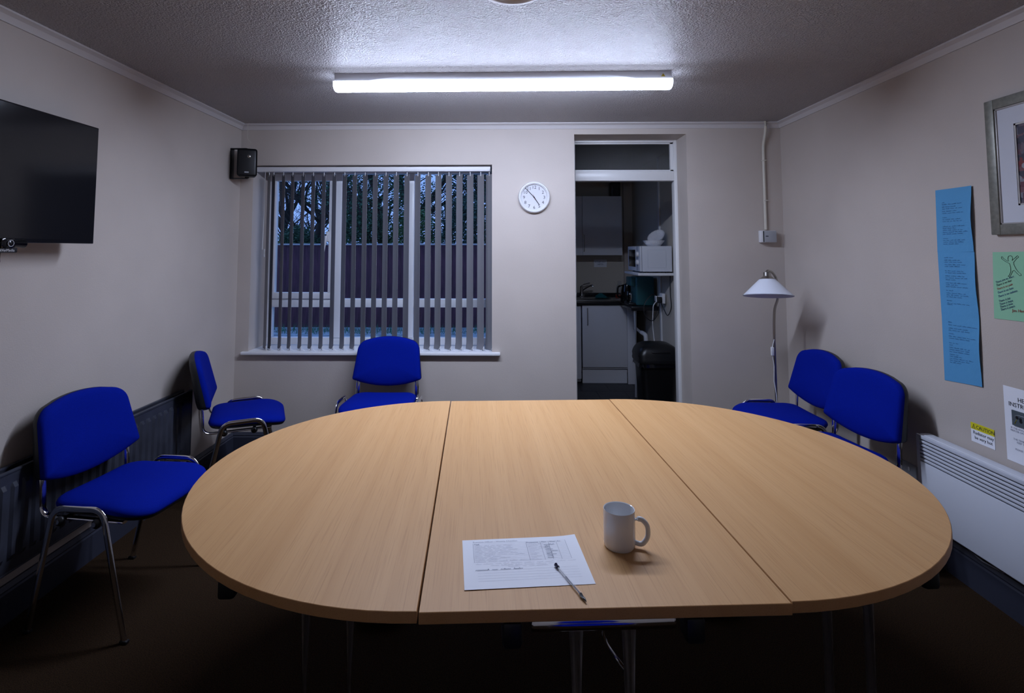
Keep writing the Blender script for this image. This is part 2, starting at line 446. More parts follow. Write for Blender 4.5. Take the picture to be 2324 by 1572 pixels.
# ---------------- vertical blind
yb_ = YB + .065
bl = thing('vertical_blind', 'grey vertical blind with white headrail hanging in the window', 'blind', (0, 0, 0))
hz0, hz1 = onY(850, 389, yb_ - .02).z, onY(850, 376.5, yb_ - .02).z
box('headrail', (onY(582, 380, yb_ - .02).x, yb_ - .022, hz0), (onY(1113, 380, yb_ - .02).x, yb_ + .022, min(hz1, wz1 - .004)), 'white_plastic', bl, .003)
SW, TH = .089, R(36.6)
bot = onY(900, 793, yb_).z
sl_top = hz0 - .022
def slat_mesh():
    bm = bm_new(); n = 7; t = .0006
    levels = [(sl_top, 1), (bot + .085, 1.0), (bot + .05, 1.0), (bot + .03, 1.10), (bot + .012, 1.16), (bot, 1.16)]
    fr, bk = [], []
    for z, wsc in levels:
        a, c = [], []
        for k in range(n):
            s = (k / (n - 1) - .5) * SW
            if wsc > 1: s = s * (1 + (wsc - 1) * (1 if s < 0 else .2))
            bow = .004 * (1 - (2 * k / (n - 1) - 1) ** 2)
            # local X is along the slat from the window side (-) to the room side (+)
            a.append(bm.verts.new((s, bow + t, z))); c.append(bm.verts.new((s, bow - t, z)))
        fr.append(a); bk.append(c)
    for g in (fr, bk):
        for a, b in zip(g, g[1:]):
            for k in range(n - 1): bm.faces.new((a[k], a[k + 1], b[k + 1], b[k]))
    for a, b, c, d in zip(fr, fr[1:], bk, bk[1:]):
        bm.faces.new((a[0], b[0], d[0], c[0])); bm.faces.new((a[-1], b[-1], d[-1], c[-1]))
    for i in (0, -1):
        for k in range(n - 1): bm.faces.new((fr[i][k], fr[i][k + 1], bk[i][k + 1], bk[i][k]))
    return bm
TOPX = (450, 515, 590, 662, 737, 812, 885, 957, 1030, 1103, 1178, 1252, 1328, 1405, 1480, 1552, 1627, 1702, 1778, 1853, 1914)
tops = [605.5, 616] + [500 + q / 3.144 - 4.5 + 6.0 * k / 20 for k, q in enumerate(TOPX)]
first = None; hookm = None; weightm = None; ends = []
for i, u in enumerate(tops):
    x = onY(u, 600, yb_).x
    if first is None:
        first = obj('slat', slat_mesh(), 'blind', bl, 40)
        bm = bm_new(); add_box(bm, (-.004, -.002, sl_top - .012), (.004, .002, hz0), .001); hookm = obj('hook', bm, 'white_plastic', first)
        bm = bm_new(); add_box(bm, (SW * .46, -.0035, bot + .002), (SW * .53, .0035, bot + .03), .002); weightm = obj('weight', bm, 'white_plastic', first)
        s = first
    else:
        s = bpy.data.objects.new('slat', first.data); COL.objects.link(s); s.parent = bl
        for nm, src in (('hook', hookm), ('weight', weightm)):
            c = bpy.data.objects.new(nm, src.data); COL.objects.link(c); c.parent = s
    s.location = (x, yb_, 0)
    # room-side end to the right and forward
    ang = math.atan2(-cos(TH), sin(TH))
    s.rotation_euler = (0, 0, ang)
    ends.append(Vector((x + sin(TH) * SW * .5, yb_ - cos(TH) * SW * .5 - .004, bot + .024)))
for a, b in zip(ends, ends[1:]):
    pts = []
    for k in range(9):
        t = k / 8; p = a.lerp(b, t); p.z -= .030 * (1 - (2 * t - 1) ** 2); pts.append(p)
    tube('chain', pts, .0013, 'white_plastic', bl, 5)
cp = onY(603, 400, yb_ - .02)
tube('cord', [(cp.x, yb_ - .026, hz0), (onY(602, 500, yb_).x - .0, yb_ - .026, 1.7), (onY(599, 560, yb_).x, yb_ - .026, onY(599, 566, yb_).z)], .002, 'white_plastic', bl, 6)
cw = onY(600, 566, yb_ - .026)
tube('cord_weight', [(cw.x, cw.y, cw.z + .004), (cw.x, cw.y, cw.z - .055)], .0055, 'white_plastic', bl, 8)

# ---------------- doorway frame with ribbed transom light
df = struct(thing('door_1', '', ''), 'white doorway frame with a dark ribbed glass light above', 'doorway')
yd = YB + .225; yd2 = yd + .075
ftop = onY(1430, 320, yd).z
t0, t1 = onY(1430, 410, yd).z, onY(1430, 388, yd).z
jr = onY(1534.5, 600, yd).x
dtop = dz1
box('jamb', (jr, yd, 0), (dx1, yd2, dtop), 'gloss_white', df, .003)
box('jamb', (dx0, yd, 0), (dx0 + .035, yd2, dtop), 'gloss_white', df, .003)
box('head', (dx0 + .035, yd, onY(1430, 323, yd).z), (jr, yd2, dtop), 'gloss_white', df, .003)
box('transom', (dx0 + .035, yd, t0), (jr, yd2, t1), 'gloss_white', df, .003)
gt, gb = onY(1430, 323, yd).z, t1
gl = box('glass', (dx0 + .035, yd + .045, gb), (jr, yd + .050, gt), 'ribbed_glass', df)
gl['label'] = 'dark ribbed glass pane'
for lo, hi in (((dx0 + .035, gb), (jr, gb + .012)), ((dx0 + .035, gt - .01), (jr, gt)), ((jr - .022, gb), (jr, gt))):
    box('glazing_bead', (lo[0], yd + .018, lo[1]), (hi[0], yd + .045, hi[1]), 'gloss_white', df, .0005)
# hinge screws on the jamb

# ================================================================== CEILING LIGHT
a, b = onZ(757, 168, H - .004), onZ(1527, 161, H - .004)
mid = (a + b) / 2; L = (b - a).length; ang = math.atan2(b.y - a.y, b.x - a.x)
lt = thing('ceiling_light', 'long white batten ceiling light glowing bluish white', 'light', (mid.x, mid.y + .045, H), ang)
bm = bm_new(); add_box(bm, (-L / 2 + .004, -.043, -.042), (L / 2 - .004, .043, 0), .003); obj('housing', bm, 'batten_body', lt)
prof = [(-.043, -.041), (-.046, -.048), (-.046, -.062), (-.042, -.073), (-.030, -.083), (-.012, -.087), (.012, -.087), (.030, -.083), (.042, -.073), (.046, -.062), (.046, -.048), (.043, -.041)]
bm = bm_new(); add_rings(bm, [[(x, y, z) for y, z in prof] for x in (-L / 2 + .006, L / 2 - .006)]); dfo = obj('diffuser', bm, 'lamp_diffuser', lt, 50)
dfo.data.materials.append(MATS['lamp_diffuser_side']); dfo.data.materials.append(MATS['lamp_diffuser_shoulder'])
for pg in dfo.data.polygons:           # wide-beam batten: bright lower shoulders, dim upright flanks
    pg.material_index = 1 if pg.normal.z > -.5 else (2 if pg.normal.z > -.9 else 0)
for s in (-1, 1):
    pr = [(y * 1.01, z) for y, z in prof]
    bm = bm_new(); add_rings(bm, [[(x, y, z) for y, z in pr] for x in (s * (L / 2 - .006), s * (L / 2 + .001))]); obj('end_cap', bm, 'lamp_diffuser_side', lt, 50)
bm = bm_new(); add_prism(bm, [(-.011, 0), (.011, 0), (0, .018)], 0, .0006, surf((L / 2 - .05, -.0432, -.032), (1, 0, 0), (0, 0, 1))); st = obj('warning_sticker', bm, 'sticker_yellow', lt)
st['label'] = 'small yellow triangular warning sticker'
text('sticker_mark', '!', .014, 'ink', st, surf((L / 2 - .05, -.0440, -.0305), (1, 0, 0), (0, 0, 1)), 'CENTER')

# ceiling rose of swirled plaster at the top of the picture
rp_ = onZ(1165, -14, H)
bm = bm_new()
pr = [(0, -.006)]
for k in range(1, 5): pr += [(.026 * k - .010, -.004), (.026 * k, -.010 + .001 * k), (.026 * k + .006, -.004)]
pr += [(.125, 0)]
add_lathe(bm, pr, 40, Matrix.Translation((rp_.x, rp_.y - .03, H))); 
tag(obj('ceiling_rose', bm, 'coving'), 'round plaster ceiling rose with concentric rings', 'ceiling rose')

# ================================================================== TABLES
TROT = 0.0543; tcx, tcy = 0.1745, 2.0082
def tp(a, b, z=0): return Vector((tcx + cos(TROT) * a - sin(TROT) * b, tcy + sin(TROT) * a + cos(TROT) * b, z))
def round_poly(poly): return poly
def table(name, label, poly, legs, blocks, off):
    """poly in the plan of the joined table, legs = list of (x, y, half rail)"""
    t = thing(name, label, 'table', tp(*off), TROT, 'folding table sections pushed together')
    P = [Vector((x - off[0], y - off[1], 0)) for x, y in poly]
    th = .025
    c = sum(P, Vector()) / len(P)
    def ring(d, z): return [p + (c - p).normalized() * d + Vector((0, 0, z)) for p in P]
    bm = bm_new(); add_rings(bm, [ring(.0022, TZ - .0012), ring(.0024, TZ)], True, True); obj('top', bm, 'beech', t, 0)
    bm = bm_new(); add_rings(bm, [ring(.002, TZ - th), ring(0, TZ - th + .002), ring(0, TZ - .003), ring(.0008, TZ - .0008), ring(.0021, TZ - .0001)], True, True); obj('edge', bm, 'beech_edge', t, 25)
    for (lx, ly, hw, sgn) in legs:
        x, y = lx - off[0], ly - off[1]; zt = TZ - th
        lf = bpy.data.objects.new('leg_frame', None); COL.objects.link(lf); lf.parent = t; lf.location = (x, y, 0)
        bm = bm_new(); add_box(bm, (-hw, -.02, zt - .024), (hw, .02, zt), .006); obj('rail', bm, 'chrome', lf)
        for s in (-1, 1):
            bm = bm_new(); add_tube(bm, [(s * .057, 0, zt - .022), (s * .057, 0, .03)], .0155, 14); obj('post', bm, 'post_metal', lf, 60)
        bm = bm_new(); add_box(bm, (-.085, -.24, .008), (.085, .24, .035), .01); obj('foot', bm, 'chrome', lf)
        # bent folding levers
        for s in (-1, 1):
            bm = bm_new(); add_tube(bm, bend([(s * .020 - .012, .05 * sgn, zt - .004), (s * .024 - .010, .05 * sgn, zt - .09), (s * .045, .045 * sgn, zt - .130), (s * .057, .01 * sgn, zt - .130)] if s > 0 else [(-.060, .06 * sgn, zt - .004), (-.052, .06 * sgn, zt - .10), (-.040, .05 * sgn, zt - .130), (-.057, .01 * sgn, zt - .135)], .05, 7), .0042, 8); obj('lever', bm, 'chrome', lf, 60)
    for bx, by in blocks:
        x, y = bx - off[0], by - off[1]
        bm = bm_new(); add_box(bm, (x - .021, y - .024, TZ - .080), (x + .021, y + .024, TZ - th - .0005), .009, 2); obj('stacking_block', bm, 'black_plastic', t)
    return t
def inv(u, v, z):
    p = onZ(u, v, z); d = Vector((p.x - tcx, p.y - tcy)); return (cos(TROT) * d.x + sin(TROT) * d.y, -sin(TROT) * d.x + cos(TROT) * d.y)
N = 48
pl = [(-.402 - .8 * sin(pi * k / N), .8 * cos(pi * k / N) + .004) for k in range(N + 1)]
prr = [(.402 + .8 * sin(pi * k / N), -.8 * cos(pi * k / N) + .006) for k in range(N + 1)]
pm = [(-.398, -.8), (.398, -.8), (.398, .8), (-.398, .8)]
ra = inv(1203, 1417, TZ - .045); rb = inv(1530, 1411, TZ - .045)
lcx, lcy, lhw = (ra[0] + rb[0]) / 2, (ra[1] + rb[1]) / 2, (rb[0] - ra[0]) / 2
lb = inv(521, 1330, TZ - .06); rbk = inv(2100, 1308, TZ - .06)
cb1 = inv(1182, 1430, TZ - .06); cb2 = inv(1553, 1430, TZ - .06)
table('rectangular_folding_table', 'rectangular beech-effect folding table forming the middle of the oval, with mug and paper', pm, [(lcx, lcy, lhw, 1), (lcx, -lcy, lhw, -1)], [(cb1[0] - .02, lcy), (cb2[0] + .02, lcy)], (0, 0))
table('half_round_folding_table', 'half-round beech-effect folding table end beside the dark radiator', pl, [(-.66, -.50, .11, 1), (-.66, .50, .11, -1)], [lb], (-.7, 0))
table('half_round_folding_table', 'half-round beech-effect folding table end beside the white heater', prr, [(.72, -.50, .11, 1), (.72, .50, .11, -1)], [rbk], (.7, 0))

# ================================================================== CHAIRS
def chair_outline(hw_f, hw_r, y0, y1, rf, rr_, n=8):
    """rounded plan outline, wide front y1, narrower rear y0"""
    pts = []
    for cx, cy, r, a0 in ((hw_f - rf, y1 - rf, rf, 0), (-hw_f + rf, y1 - rf, rf, 90), (-hw_r + rr_, y0 + rr_, rr_, 180), (hw_r - rr_, y0 + rr_, rr_, 270)):
        for k in range(n + 1):
            a = R(a0 + 90 * k / n); pts.append((cx + r * cos(a), cy + r * sin(a)))
    # densify the straight runs
    out = []
    for (ax, ay), (bx, by) in zip(pts, pts[1:] + pts[:1]):
        d = math.hypot(bx - ax, by - ay); m = max(1, int(d / .04))
        for k in range(m): out.append((ax + (bx - ax) * k / m, ay + (by - ay) * k / m))
    return out

def make_chair(label):
    t = thing('stacking_chair', label, 'chair', group='blue stacking chairs along the walls')
    # ---- seat pad
    ol = chair_outline(.238, .222, -.176, .250, .105, .080)
    cy0 = .03
    def sz_(x, y):
        z = .445
        if y > .08: z -= .9 * (y - .08) ** 2
        if y < -.05: z += .35 * (y + .05) ** 2
        return z + .10 * x * x
    def ring(s, dz): return [(x * s, cy0 + (y - cy0) * s, sz_(x * s, cy0 + (y - cy0) * s) + dz) for x, y in ol]
    bm = bm_new(); add_rings(bm, [ring(.97, -.004), ring(1, .004), ring(1.003, .012), ring(.985, .022), ring(.94, .030), ring(.83, .037), ring(.65, .043), ring(.35, .044), ring(.1, .044)]); seat = obj('seat', bm, 'fabric', t, 50)
    bm = bm_new(); add_rings(bm, [ring(.80, -.022), ring(.95, -.016), ring(.985, -.004), ring(.985, .003)]); sh = obj('seat_shell', bm, 'shell', t, 50)
    # ---- backrest (x, height) outline -> leaning, curved
    hb = .335
    n = 9; o2 = []
    def corner(cx, cz, r, a0, a1, k0=n):
        for k in range(k0 + 1):
            a = R(a0 + (a1 - a0) * k / k0); o2.append((cx + r * cos(a), cz + r * sin(a)))
    corner(.243 - .014, .045 + .014, .014, -60, 0, 4)            # lower right corner
    corner(.222 - .075, hb - .022 - .075, .075, 5, 82)           # top right
    for k in range(1, 8): 
        x = .15 - .30 * k / 8; o2.append((x, hb - .022 + .022 * (1 - (x / .16) ** 2)))
    corner(-.222 + .075, hb - .022 - .075, .075, 98, 175)
    corner(-.243 + .014, .045 + .014, .014, 180, 240, 4)
    for k in range(1, 12):
        x = -.23 + .46 * k / 12; o2.append((x, .045 - .045 * (1 - (x / .235) ** 2)))
    lean = R(10.5)
    def bp_(x, h, d):
        # d = distance in front of the mid plane
        bul = .014 * math.exp(-((h - .10) / .09) ** 2)
        y = -.214 + d + .42 * x * x + (bul if d > 0 else 0)
        z = .519 + h
        return (x, y - (z - .519) * math.tan(lean), z)
    hc = .165
    def br(s, d): return [bp_(x * s, hc + (h - hc) * s, d) for x, h in o2]
    bm = bm_new(); add_rings(bm, [br(.97, -.004), br(1.0, .002), br(1.0, .014), br(.985, .026), br(.95, .032), br(.85, .037), br(.6, .040), br(.3, .041), br(.08, .041)]); obj('backrest', bm, 'fabric', t, 50)
    bm = bm_new(); add_rings(bm, [br(.75, -.030), br(.93, -.026), br(.985, -.018), br(1.003, -.004), br(1.003, .004)]); obj('back_shell', bm, 'shell', t, 50)
    # ---- frame
    X = Vector((1, 0, 0))
    for s in (-1, 1):
        lg = bm_new()
        path = bend([(s * .258, .228, .006), (s * .264, .120, .480), (s * .264, -.095, .476), (s * .258, -.190, .006)], .05, 6)
        add_tube(lg, path, .0065, 12, r2=.0135, xref=X)
        obj('leg', lg, 'chrome', t, 60)
        bm = bm_new()
        path = bend([(s * .210, -.212, .60), (s * .210, -.202, .52), (s * .210, -.198, .416), (s * .210, .17, .416)], .055, 7)
        add_tube(bm, path, .0145, 12, r2=.0065, xref=X)
        obj('back_upright', bm, 'chrome', t, 60)
        for y in (.075, -.085):
            bm = bm_new(); bmesh.ops.create_uvsphere(bm, u_segments=12, v_segments=8, radius=.019, matrix=Matrix.Translation((s * .243, y, .418)) @ Matrix.Diagonal((.75, 1, 1, 1))); obj('knob', bm, 'black_plastic', t, 60)
        for y in (.229, -.191):
            bm = bm_new(); add_box(bm, (s * .258 - .010, y - .016, 0), (s * .258 + .010, y + .016, .012), .004); obj('foot_cap', bm, 'black_plastic', t)
    for y in (.075, -.085):
        bm = bm_new(); add_tube(bm, [(-.258, y, .420), (.258, y, .420)], .009, 10); obj('cross_bar', bm, 'chrome', t, 60)
    return t
ch0 = make_chair('blue fabric chair in front of the radiator, nearest the left edge')
def put(o, x, y, face):           # face = angle of the facing direction from +X
    o.location = (x, y, 0); o.rotation_euler = (0, 0, R(face) - pi / 2)
put(ch0, -1.632, 2.42, -6.8)
for lab, x, y, fa in (('blue fabric chair in the corner below the loudspeaker, turned toward the window', -1.648, 3.475, 24),
                      ('blue fabric chair standing with its back to the window sill', -.832, 3.735, -90),
                      ('blue fabric chair beside the floor lamp, partly behind another chair', 1.722, 3.475, 181),
                      ('blue fabric chair on the right, next to the white heater', 1.662, 2.895, 188.5),
                      ('blue fabric chair at the near side of the table, mirrored in the chrome rail', .30, .50, 90)):
    c = dup_tree(ch0); c['label'] = lab; put(c, x, y, fa)

# ================================================================== RADIATOR (left wall)
xf = XL + .088
rad = thing('radiator', 'dark blue grey panel radiator on the left wall behind the chairs', 'radiator', (0, 0, 0))
p_far = onX(441, 886, xf); z_top = onX(300, 946, xf).z; ry1 = p_far.y; ry0 = .95
z_top = (p_far.z + z_top) / 2 ; z_bot = onX(150, 1218, xf).z
def rad_panel(name, x, y0, y1, z0, z1, sgn):
    """pressed panel with vertical flutes; the face looks to +X when sgn = 1"""
    bm = bm_new(); pitch = .0335 * 1.5; fl = []
    ys_ = [y0]
    y = y0 + .045
    cols = [(y0, 0), (y0 + .03, 0)]
    while y + pitch < y1 - .03:
        cols += [(y, 0), (y + pitch * .16, 1), (y + pitch * .50, 1), (y + pitch * .66, 0)]; y += pitch
    cols += [(y1 - .02, 0), (y1, 0)]
    rows = [(z0, 0), (z0 + .045, 0), (z0 + .065, 1), (z1 - .060, 1), (z1 - .042, 0), (z1, 0)]
    g = [[bm.verts.new((x + sgn * .010 * cc * rr, yy, zz)) for yy, cc in cols] for zz, rr in rows]
    for a, b in zip(g, g[1:]):
        for k in range(len(cols) - 1): bm.faces.new((a[k], a[k + 1], b[k + 1], b[k]))
    bk = [[bm.verts.new((x - sgn * .012, yy, zz)) for yy in (y0, y1)] for zz in (z0, z1)]
    bm.faces.new((bk[0][0], bk[0][1], bk[1][1], bk[1][0]))
    add_box(bm, (x - .012, y0, z1 - .004), (x + .003, y1, z1 + .006), .002)
    add_box(bm, (x - .012, y0, z0 - .004), (x + .003, y1, z0 + .004), .002)
    add_box(bm, (x - .012, y1 - .003, z0), (x + .002, y1 + .002, z1), .001)
    return obj(name, bm, 'radiator', rad, 25)
rad_panel('front_panel', xf - .012, ry0, ry1, z_bot, z_top - .004, 1)
rad_panel('rear_panel', xf - .065, ry0, ry1, z_bot, z_top - .004, 1)
for y in (ry0 + .06, ry1 - .06):
    box('connector', (xf - .066, y - .02, z_bot + .01), (xf - .02, y + .02, z_bot + .05), 'radiator', rad, .004)
    box('bracket', (XL + .001, y - .02, z_top - .12), (xf - .076, y + .02, z_top - .08), 'radiator', rad)
vy = ry1 + .022
tube('pipe', [(xf - .05, ry1 - .01, z_bot + .03), (xf - .05, vy + .02, z_bot + .03), (xf - .05, vy + .02, .0)], .008, 'radiator', rad, 8)

# ================================================================== HEATER (right wall)
xh = XR - .085
h0, h1 = onX(2083, 987, xh), onX(2324, 1087, xh)
hz_t = (h0.z + h1.z) / 2; hz_b = hz_t - .395; hy1 = onX(2082, 1060, xh).y; hy0 = hy1 - .95
ht = thing('panel_heater', 'white slotted panel heater on the right wall', 'heater', (0, 0, 0))
bm = bm_new(); add_box(bm, (xh + .012, hy0, hz_b), (XR - .018, hy1, hz_t), .008, 3); obj('casing', bm, 'heater_white', ht)
ns = 7; sz0_ = hz_t - .018; sp_ = .0165
edges = [hz_t - .002] + [sz0_ - sp_ * k for k in range(ns)]
# front sheet in strips; dark backing strips paint the shade inside the slots
for k in range(ns):
    zt = hz_t - .001 if k == 0 else sz0_ - sp_ * (k - 1) - .006
    zb = sz0_ - sp_ * k
    box('louvre', (xh, hy0 + .02, zb), (xh + .011, hy1 - .02, zt), 'heater_white', ht, .0015)
    box('slot_shade_strip', (xh + .009, hy0 + .02, zb - .006), (xh + .0118, hy1 - .02, zb), 'slot_shade', ht)
box('front_panel', (xh, hy0 + .02, hz_b), (xh + .011, hy1 - .02, sz0_ - sp_ * (ns - 1) - .006), 'heater_white', ht, .0015)
for y in (hy0, hy1 - .02): box('front_edge', (xh, y, hz_b), (xh + .011, y + .02, hz_t - .001), 'heater_white', ht, .002)
for y in (hy0 + .15, hy1 - .15): box('wall_bracket', (XR - .018, y - .02, hz_b + .05), (XR - .001, y + .02, hz_t - .05), 'grey_plastic', ht)
tube('cable', [(XR - .03, hy1 - .02, hz_b + .01), (XR - .02, hy1 - .10, hz_b - .02), (XR - .02, hy1 - .26, hz_b - .055), (XR - .02, hy1 - .36, hz_b - .045), (XR - .03, hy1 - .44, hz_b + .01)], .004, 'grey_plastic', ht, 6)

# socket on right wall between chair and heater
sp1 = onX(2060, 1066, XR)
so = thing('wall_socket', 'pale double wall socket low on the right wall beside the heater', 'socket', (0, 0, 0))
box('plate', (XR - .012, sp1.y - .073, sp1.z - .043), (XR - .0005, sp1.y + .073, sp1.z + .043), 'grey_plastic', so, .003)
for s in (-1, 1): box('switch', (XR - .016, sp1.y + s * .03 - .006, sp1.z + .008), (XR - .012, sp1.y + s * .03 + .006, sp1.z + .026), 'white_plastic', so, .001)

# ================================================================== TELEVISION + WEBCAM
xt = XL + .125
q1, q2 = onX(228, 292, xt), onX(209, 553, xt)
ty1 = (q1.y + q2.y) / 2; tzt, tzb = q1.z, q2.z; tw = (tzt - tzb) * 1.745; ty0 = ty1 - tw
tv = thing('television', 'black flat television mounted high on the left wall', 'television', (0, 0, 0))
bm = bm_new(); add_box(bm, (xt - .03, ty0, tzb), (xt, ty1, tzt), .003); obj('casing', bm, 'black_gloss', tv)
box('screen', (xt, ty0 + .006, tzb + .016), (xt + .0012, ty1 - .006, tzt - .006), 'screen', tv)
bm = bm_new(); add_box(bm, (xt - .075, ty0 + .2, tzb + .02), (xt - .03, ty1 - .2, tzt - .2), .01); obj('rear_housing', bm, 'black_plastic', tv)
bm = bm_new(); add_box(bm, (XL + .001, (ty0 + ty1) / 2 - .12, tzb + .12), (XL + .012, (ty0 + ty1) / 2 + .12, tzt - .12)); add_box(bm, (XL + .01, (ty0 + ty1) / 2 - .03, tzb + .2), (xt - .074, (ty0 + ty1) / 2 + .03, tzb + .3)); obj('wall_bracket', bm, 'black_plastic', tv)

xc = xt + .045
wcm = thing('webcam', 'black webcam bar clipped below the television with a ringed lens', 'webcam', (0, 0, 0))
c0 = onX(12, 552, xc)
bm = bm_new(); add_tube(bm, [(xc, c0.y - .22, c0.z), (xc, c0.y + .075, c0.z)], .0165, 16); obj('body', bm, 'black_plastic', wcm, 50)
bm = bm_new(); add_box(bm, (xc - .02, c0.y - .035, c0.z - .018), (xc + .019, c0.y + .022, c0.z + .019), .006); obj('lens_block', bm, 'black_gloss', wcm)
ml = Matrix.Translation((xc + .019, c0.y - .001, c0.z)) @ Matrix.Rotation(R(90), 4, 'Y')
bm = bm_new(); add_lathe(bm, [(.010, 0), (.0125, .001), (.0125, .004), (.010, .004)], 24, ml); obj('lens_ring', bm, 'grey_plastic', wcm, 50)
bm = bm_new(); add_lathe(bm, [(0, .0005), (.010, .0005), (.010, .002), (.006, .004), (0, .005)], 24, ml); obj('lens', bm, 'black_gloss', wcm, 50)
c1 = onX(14, 567, xc)
bm = bm_new(); add_box(bm, (xc - .035, c1.y - .12, c1.z - .010), (xc + .012, c1.y + .034, c1.z + .009), .003); obj('base', bm, 'black_plastic', wcm)
text('maker_name', 'AVerMedia', .0145, 'white_plastic', wcm, surf((xc + .0122, c1.y - .042, c1.z - .006), (0, 1, 0), (0, 0, 1)), sx=.95)
c2 = onX(4, 590, xc)
tube('cable', bend([(xc - .02, c2.y + .012, c1.z - .008), (xc - .02, c2.y + .012, c2.z - .012), (xc - .02, c2.y, c2.z - .022), (xc - .02, c2.y - .012, c2.z + .005)], .012), .0028, 'black_plastic', wcm, 6)
tube('cable', bend([(xc - .02, c2.y, c1.z - .008), (xc - .025, c2.y - .01, c2.z - .005), (xc - .03, c2.y - .03, c2.z - .03), (xc - .04, c2.y - .12, c2.z - .05)], .012), .002, 'steel', wcm, 6)

# ================================================================== LOUDSPEAKER in the corner
sc_ = onY(561, 369, YB - .19)
spk = thing('loudspeaker', 'small black loudspeaker bracketed in the back left corner', 'loudspeaker', (0, 0, 0))
SM = Matrix.Translation(sc_) @ Matrix.Rotation(R(24), 4, 'Z')     # local -Y is the front
bm = bm_new(); add_box(bm, (-.062, .0, -.095), (.060, .128, .095), .020, 4, SM); obj('cabinet', bm, 'black_plastic', spk, 50)
bm = bm_new(); add_box(bm, (-.066, -.014, -.100), (.066, .002, .100), .018, 4, SM); obj('grille', bm, 'black_plastic', spk, 50)
bm = bm_new(); add_lathe(bm, [(0, .004), (.006, .003), (.012, .0), (.013, -.001), (0, -.001)], 20, SM @ Matrix.Translation((.012, -.014, .045)) @ Matrix.Rotation(R(90), 4, 'X')); obj('tweeter', bm, 'steel', spk, 50)
box('badge', (-.016, -.0155, -.075), (.012, -.0138, -.066), 'grey_plastic', spk, 0, SM)
for s in (-1, 1):
    bm = bm_new(); add_box(bm, (-.014, .03, s * .095 - .004), (.014, .07, s * .095 + .012 * s), .003, 2, SM)
    obj('pivot', bm, 'black_plastic', spk)
bkp = SM @ Vector((0, .05, 0))
bm = bm_new()
wl = XL + .0015
add_box(bm, (wl, bkp.y - .02, bkp.z - .112), (wl + .006, bkp.y + .03, bkp.z + .112), .001)
for s in (-1, 1): add_box(bm, (wl, bkp.y - .018, bkp.z + s * .109 - .003), (bkp.x, bkp.y + .018, bkp.z + s * .109 + .003), .001)
obj('wall_bracket', bm, 'black_plastic', spk)
wtop = onY(563.5, 286, YB - .05)
tube('cable', [(bkp.x, bkp.y, bkp.z + .105), (bkp.x + .01, bkp.y + .03, bkp.z + .16), (onY(563, 315, YB - .05).x, YB - .06, onY(563, 315, YB - .05).z), (wtop.x, YB - .055, H - .002)], .0016, 'cream_plastic', spk, 6)

# ================================================================== CLOCK
ck = onY(1212, 448, YB)
cr = (onY(1248.5, 448, YB).x - onY(1175.5, 448, YB).x) / 2 * .99
clk = thing('wall_clock', 'round white wall clock with black numerals', 'clock', (ck.x, YB, ck.z))
CMx = Matrix.Rotation(R(90), 4, 'X')     # local Z -> -Y (into room)
bm = bm_new(); add_lathe(bm, [(cr * .985, 0), (cr, .006), (cr * .985, .022), (cr * .94, .031), (cr * .89, .032), (cr * .865, .026), (cr * .85, .027), (cr * .825, .025), (cr * .80, .012), (0, .012)], 64, CMx @ Matrix.Translation((0, 0, .001))); obj('rim', bm, 'white_plastic', clk, 40)
bm = bm_new(); add_lathe(bm, [(0, .0135), (cr * .80, .0135), (cr * .80, .0130), (0, .0130)], 64, CMx); obj('dial', bm, 'clock_dial', clk, 40)
for hnum in range(1, 13):
    a = R(90 - 30 * hnum); rr = cr * .635
    mt = Matrix.Translation((rr * cos(a), -.0138, rr * sin(a) - .0115)) @ CMx
    text('numeral', str(hnum), .034, 'ink', clk, mt, 'CENTER', .0001)
bm = bm_new()
for k in range(60):
    a = R(6 * k); r0 = cr * (.755 if k % 5 else .74)
    add_box(bm, (-.0003, -.0003, -.0042 if k % 5 else -.006), (.0003, .0003, 0), 0, 2, Matrix.Translation((cr * .775 * cos(a), -.0139, cr * .775 * sin(a))) @ Matrix.Rotation(-a + pi / 2, 4, 'Y'))
obj('minute_marks', bm, 'ink_grey', clk)
def hand(name, hour_angle, ln, w, y, m_, tail=.012):
    mt = Matrix.Translation((0, y, 0)) @ Matrix.Rotation(hour_angle, 4, 'Y')
    bm = bm_new(); add_box(bm, (-w / 2, -.0006, -tail), (w / 2, .0006, ln), 0, 2, mt); obj(name, bm, m_, clk)
hand('hour_hand', R(146), cr * .56, .0050, -.0165, 'ink')
hand('minute_hand', R(-43), cr * .80, .0040, -.0182, 'ink')
hand('second_hand', R(-20), cr * .20, .0014, -.0196, 'ink_red', .02)
bm = bm_new(); add_lathe(bm, [(0, .022), (.0045, .022), (.0045, .0135), (0, .0135)], 16, CMx); obj('spindle', bm, 'ink', clk)
bm = bm_new(); add_lathe(bm, [(0, .0262), (cr * .86, .0262), (cr * .86, .0252), (0, .0252)], 48, CMx); obj('glass', bm, 'clear_glass', clk)

# ================================================================== CONDUIT + CONTROL BOX (back wall right)
cb = onY(1741, 500, YB - .012); ct = onY(1733, 284, YB - .02)
cd = thing('cable_conduit', 'cream cable conduit running from the ceiling down the back wall', 'conduit', (0, 0, 0))
pts = [(onY(1734, 283, YB - .03).x, YB - .050, H - .001), (onY(1733.5, 300, YB - .02).x, YB - .048, onY(1733, 300, YB).z), (onY(1732, 330, YB - .012).x, YB - .012, onY(1732, 330, YB).z), (onY(1738, 518, YB - .012).x, YB - .012, onY(1738, 521, YB).z)]
tube('pipe', bend(pts, .05), .0105, 'cream_plastic', cd, 12)
for v in (364, 455):
    p = onY(1734 + (v - 364) * .045, v, YB - .012)
    box('clip', (p.x - .017, YB - .024, p.z - .004), (p.x + .014, YB - .001, p.z + .004), 'cream_plastic', cd, .002)
b0, b1 = onY(1727, 523, YB - .045), onY(1762, 550, YB - .045)
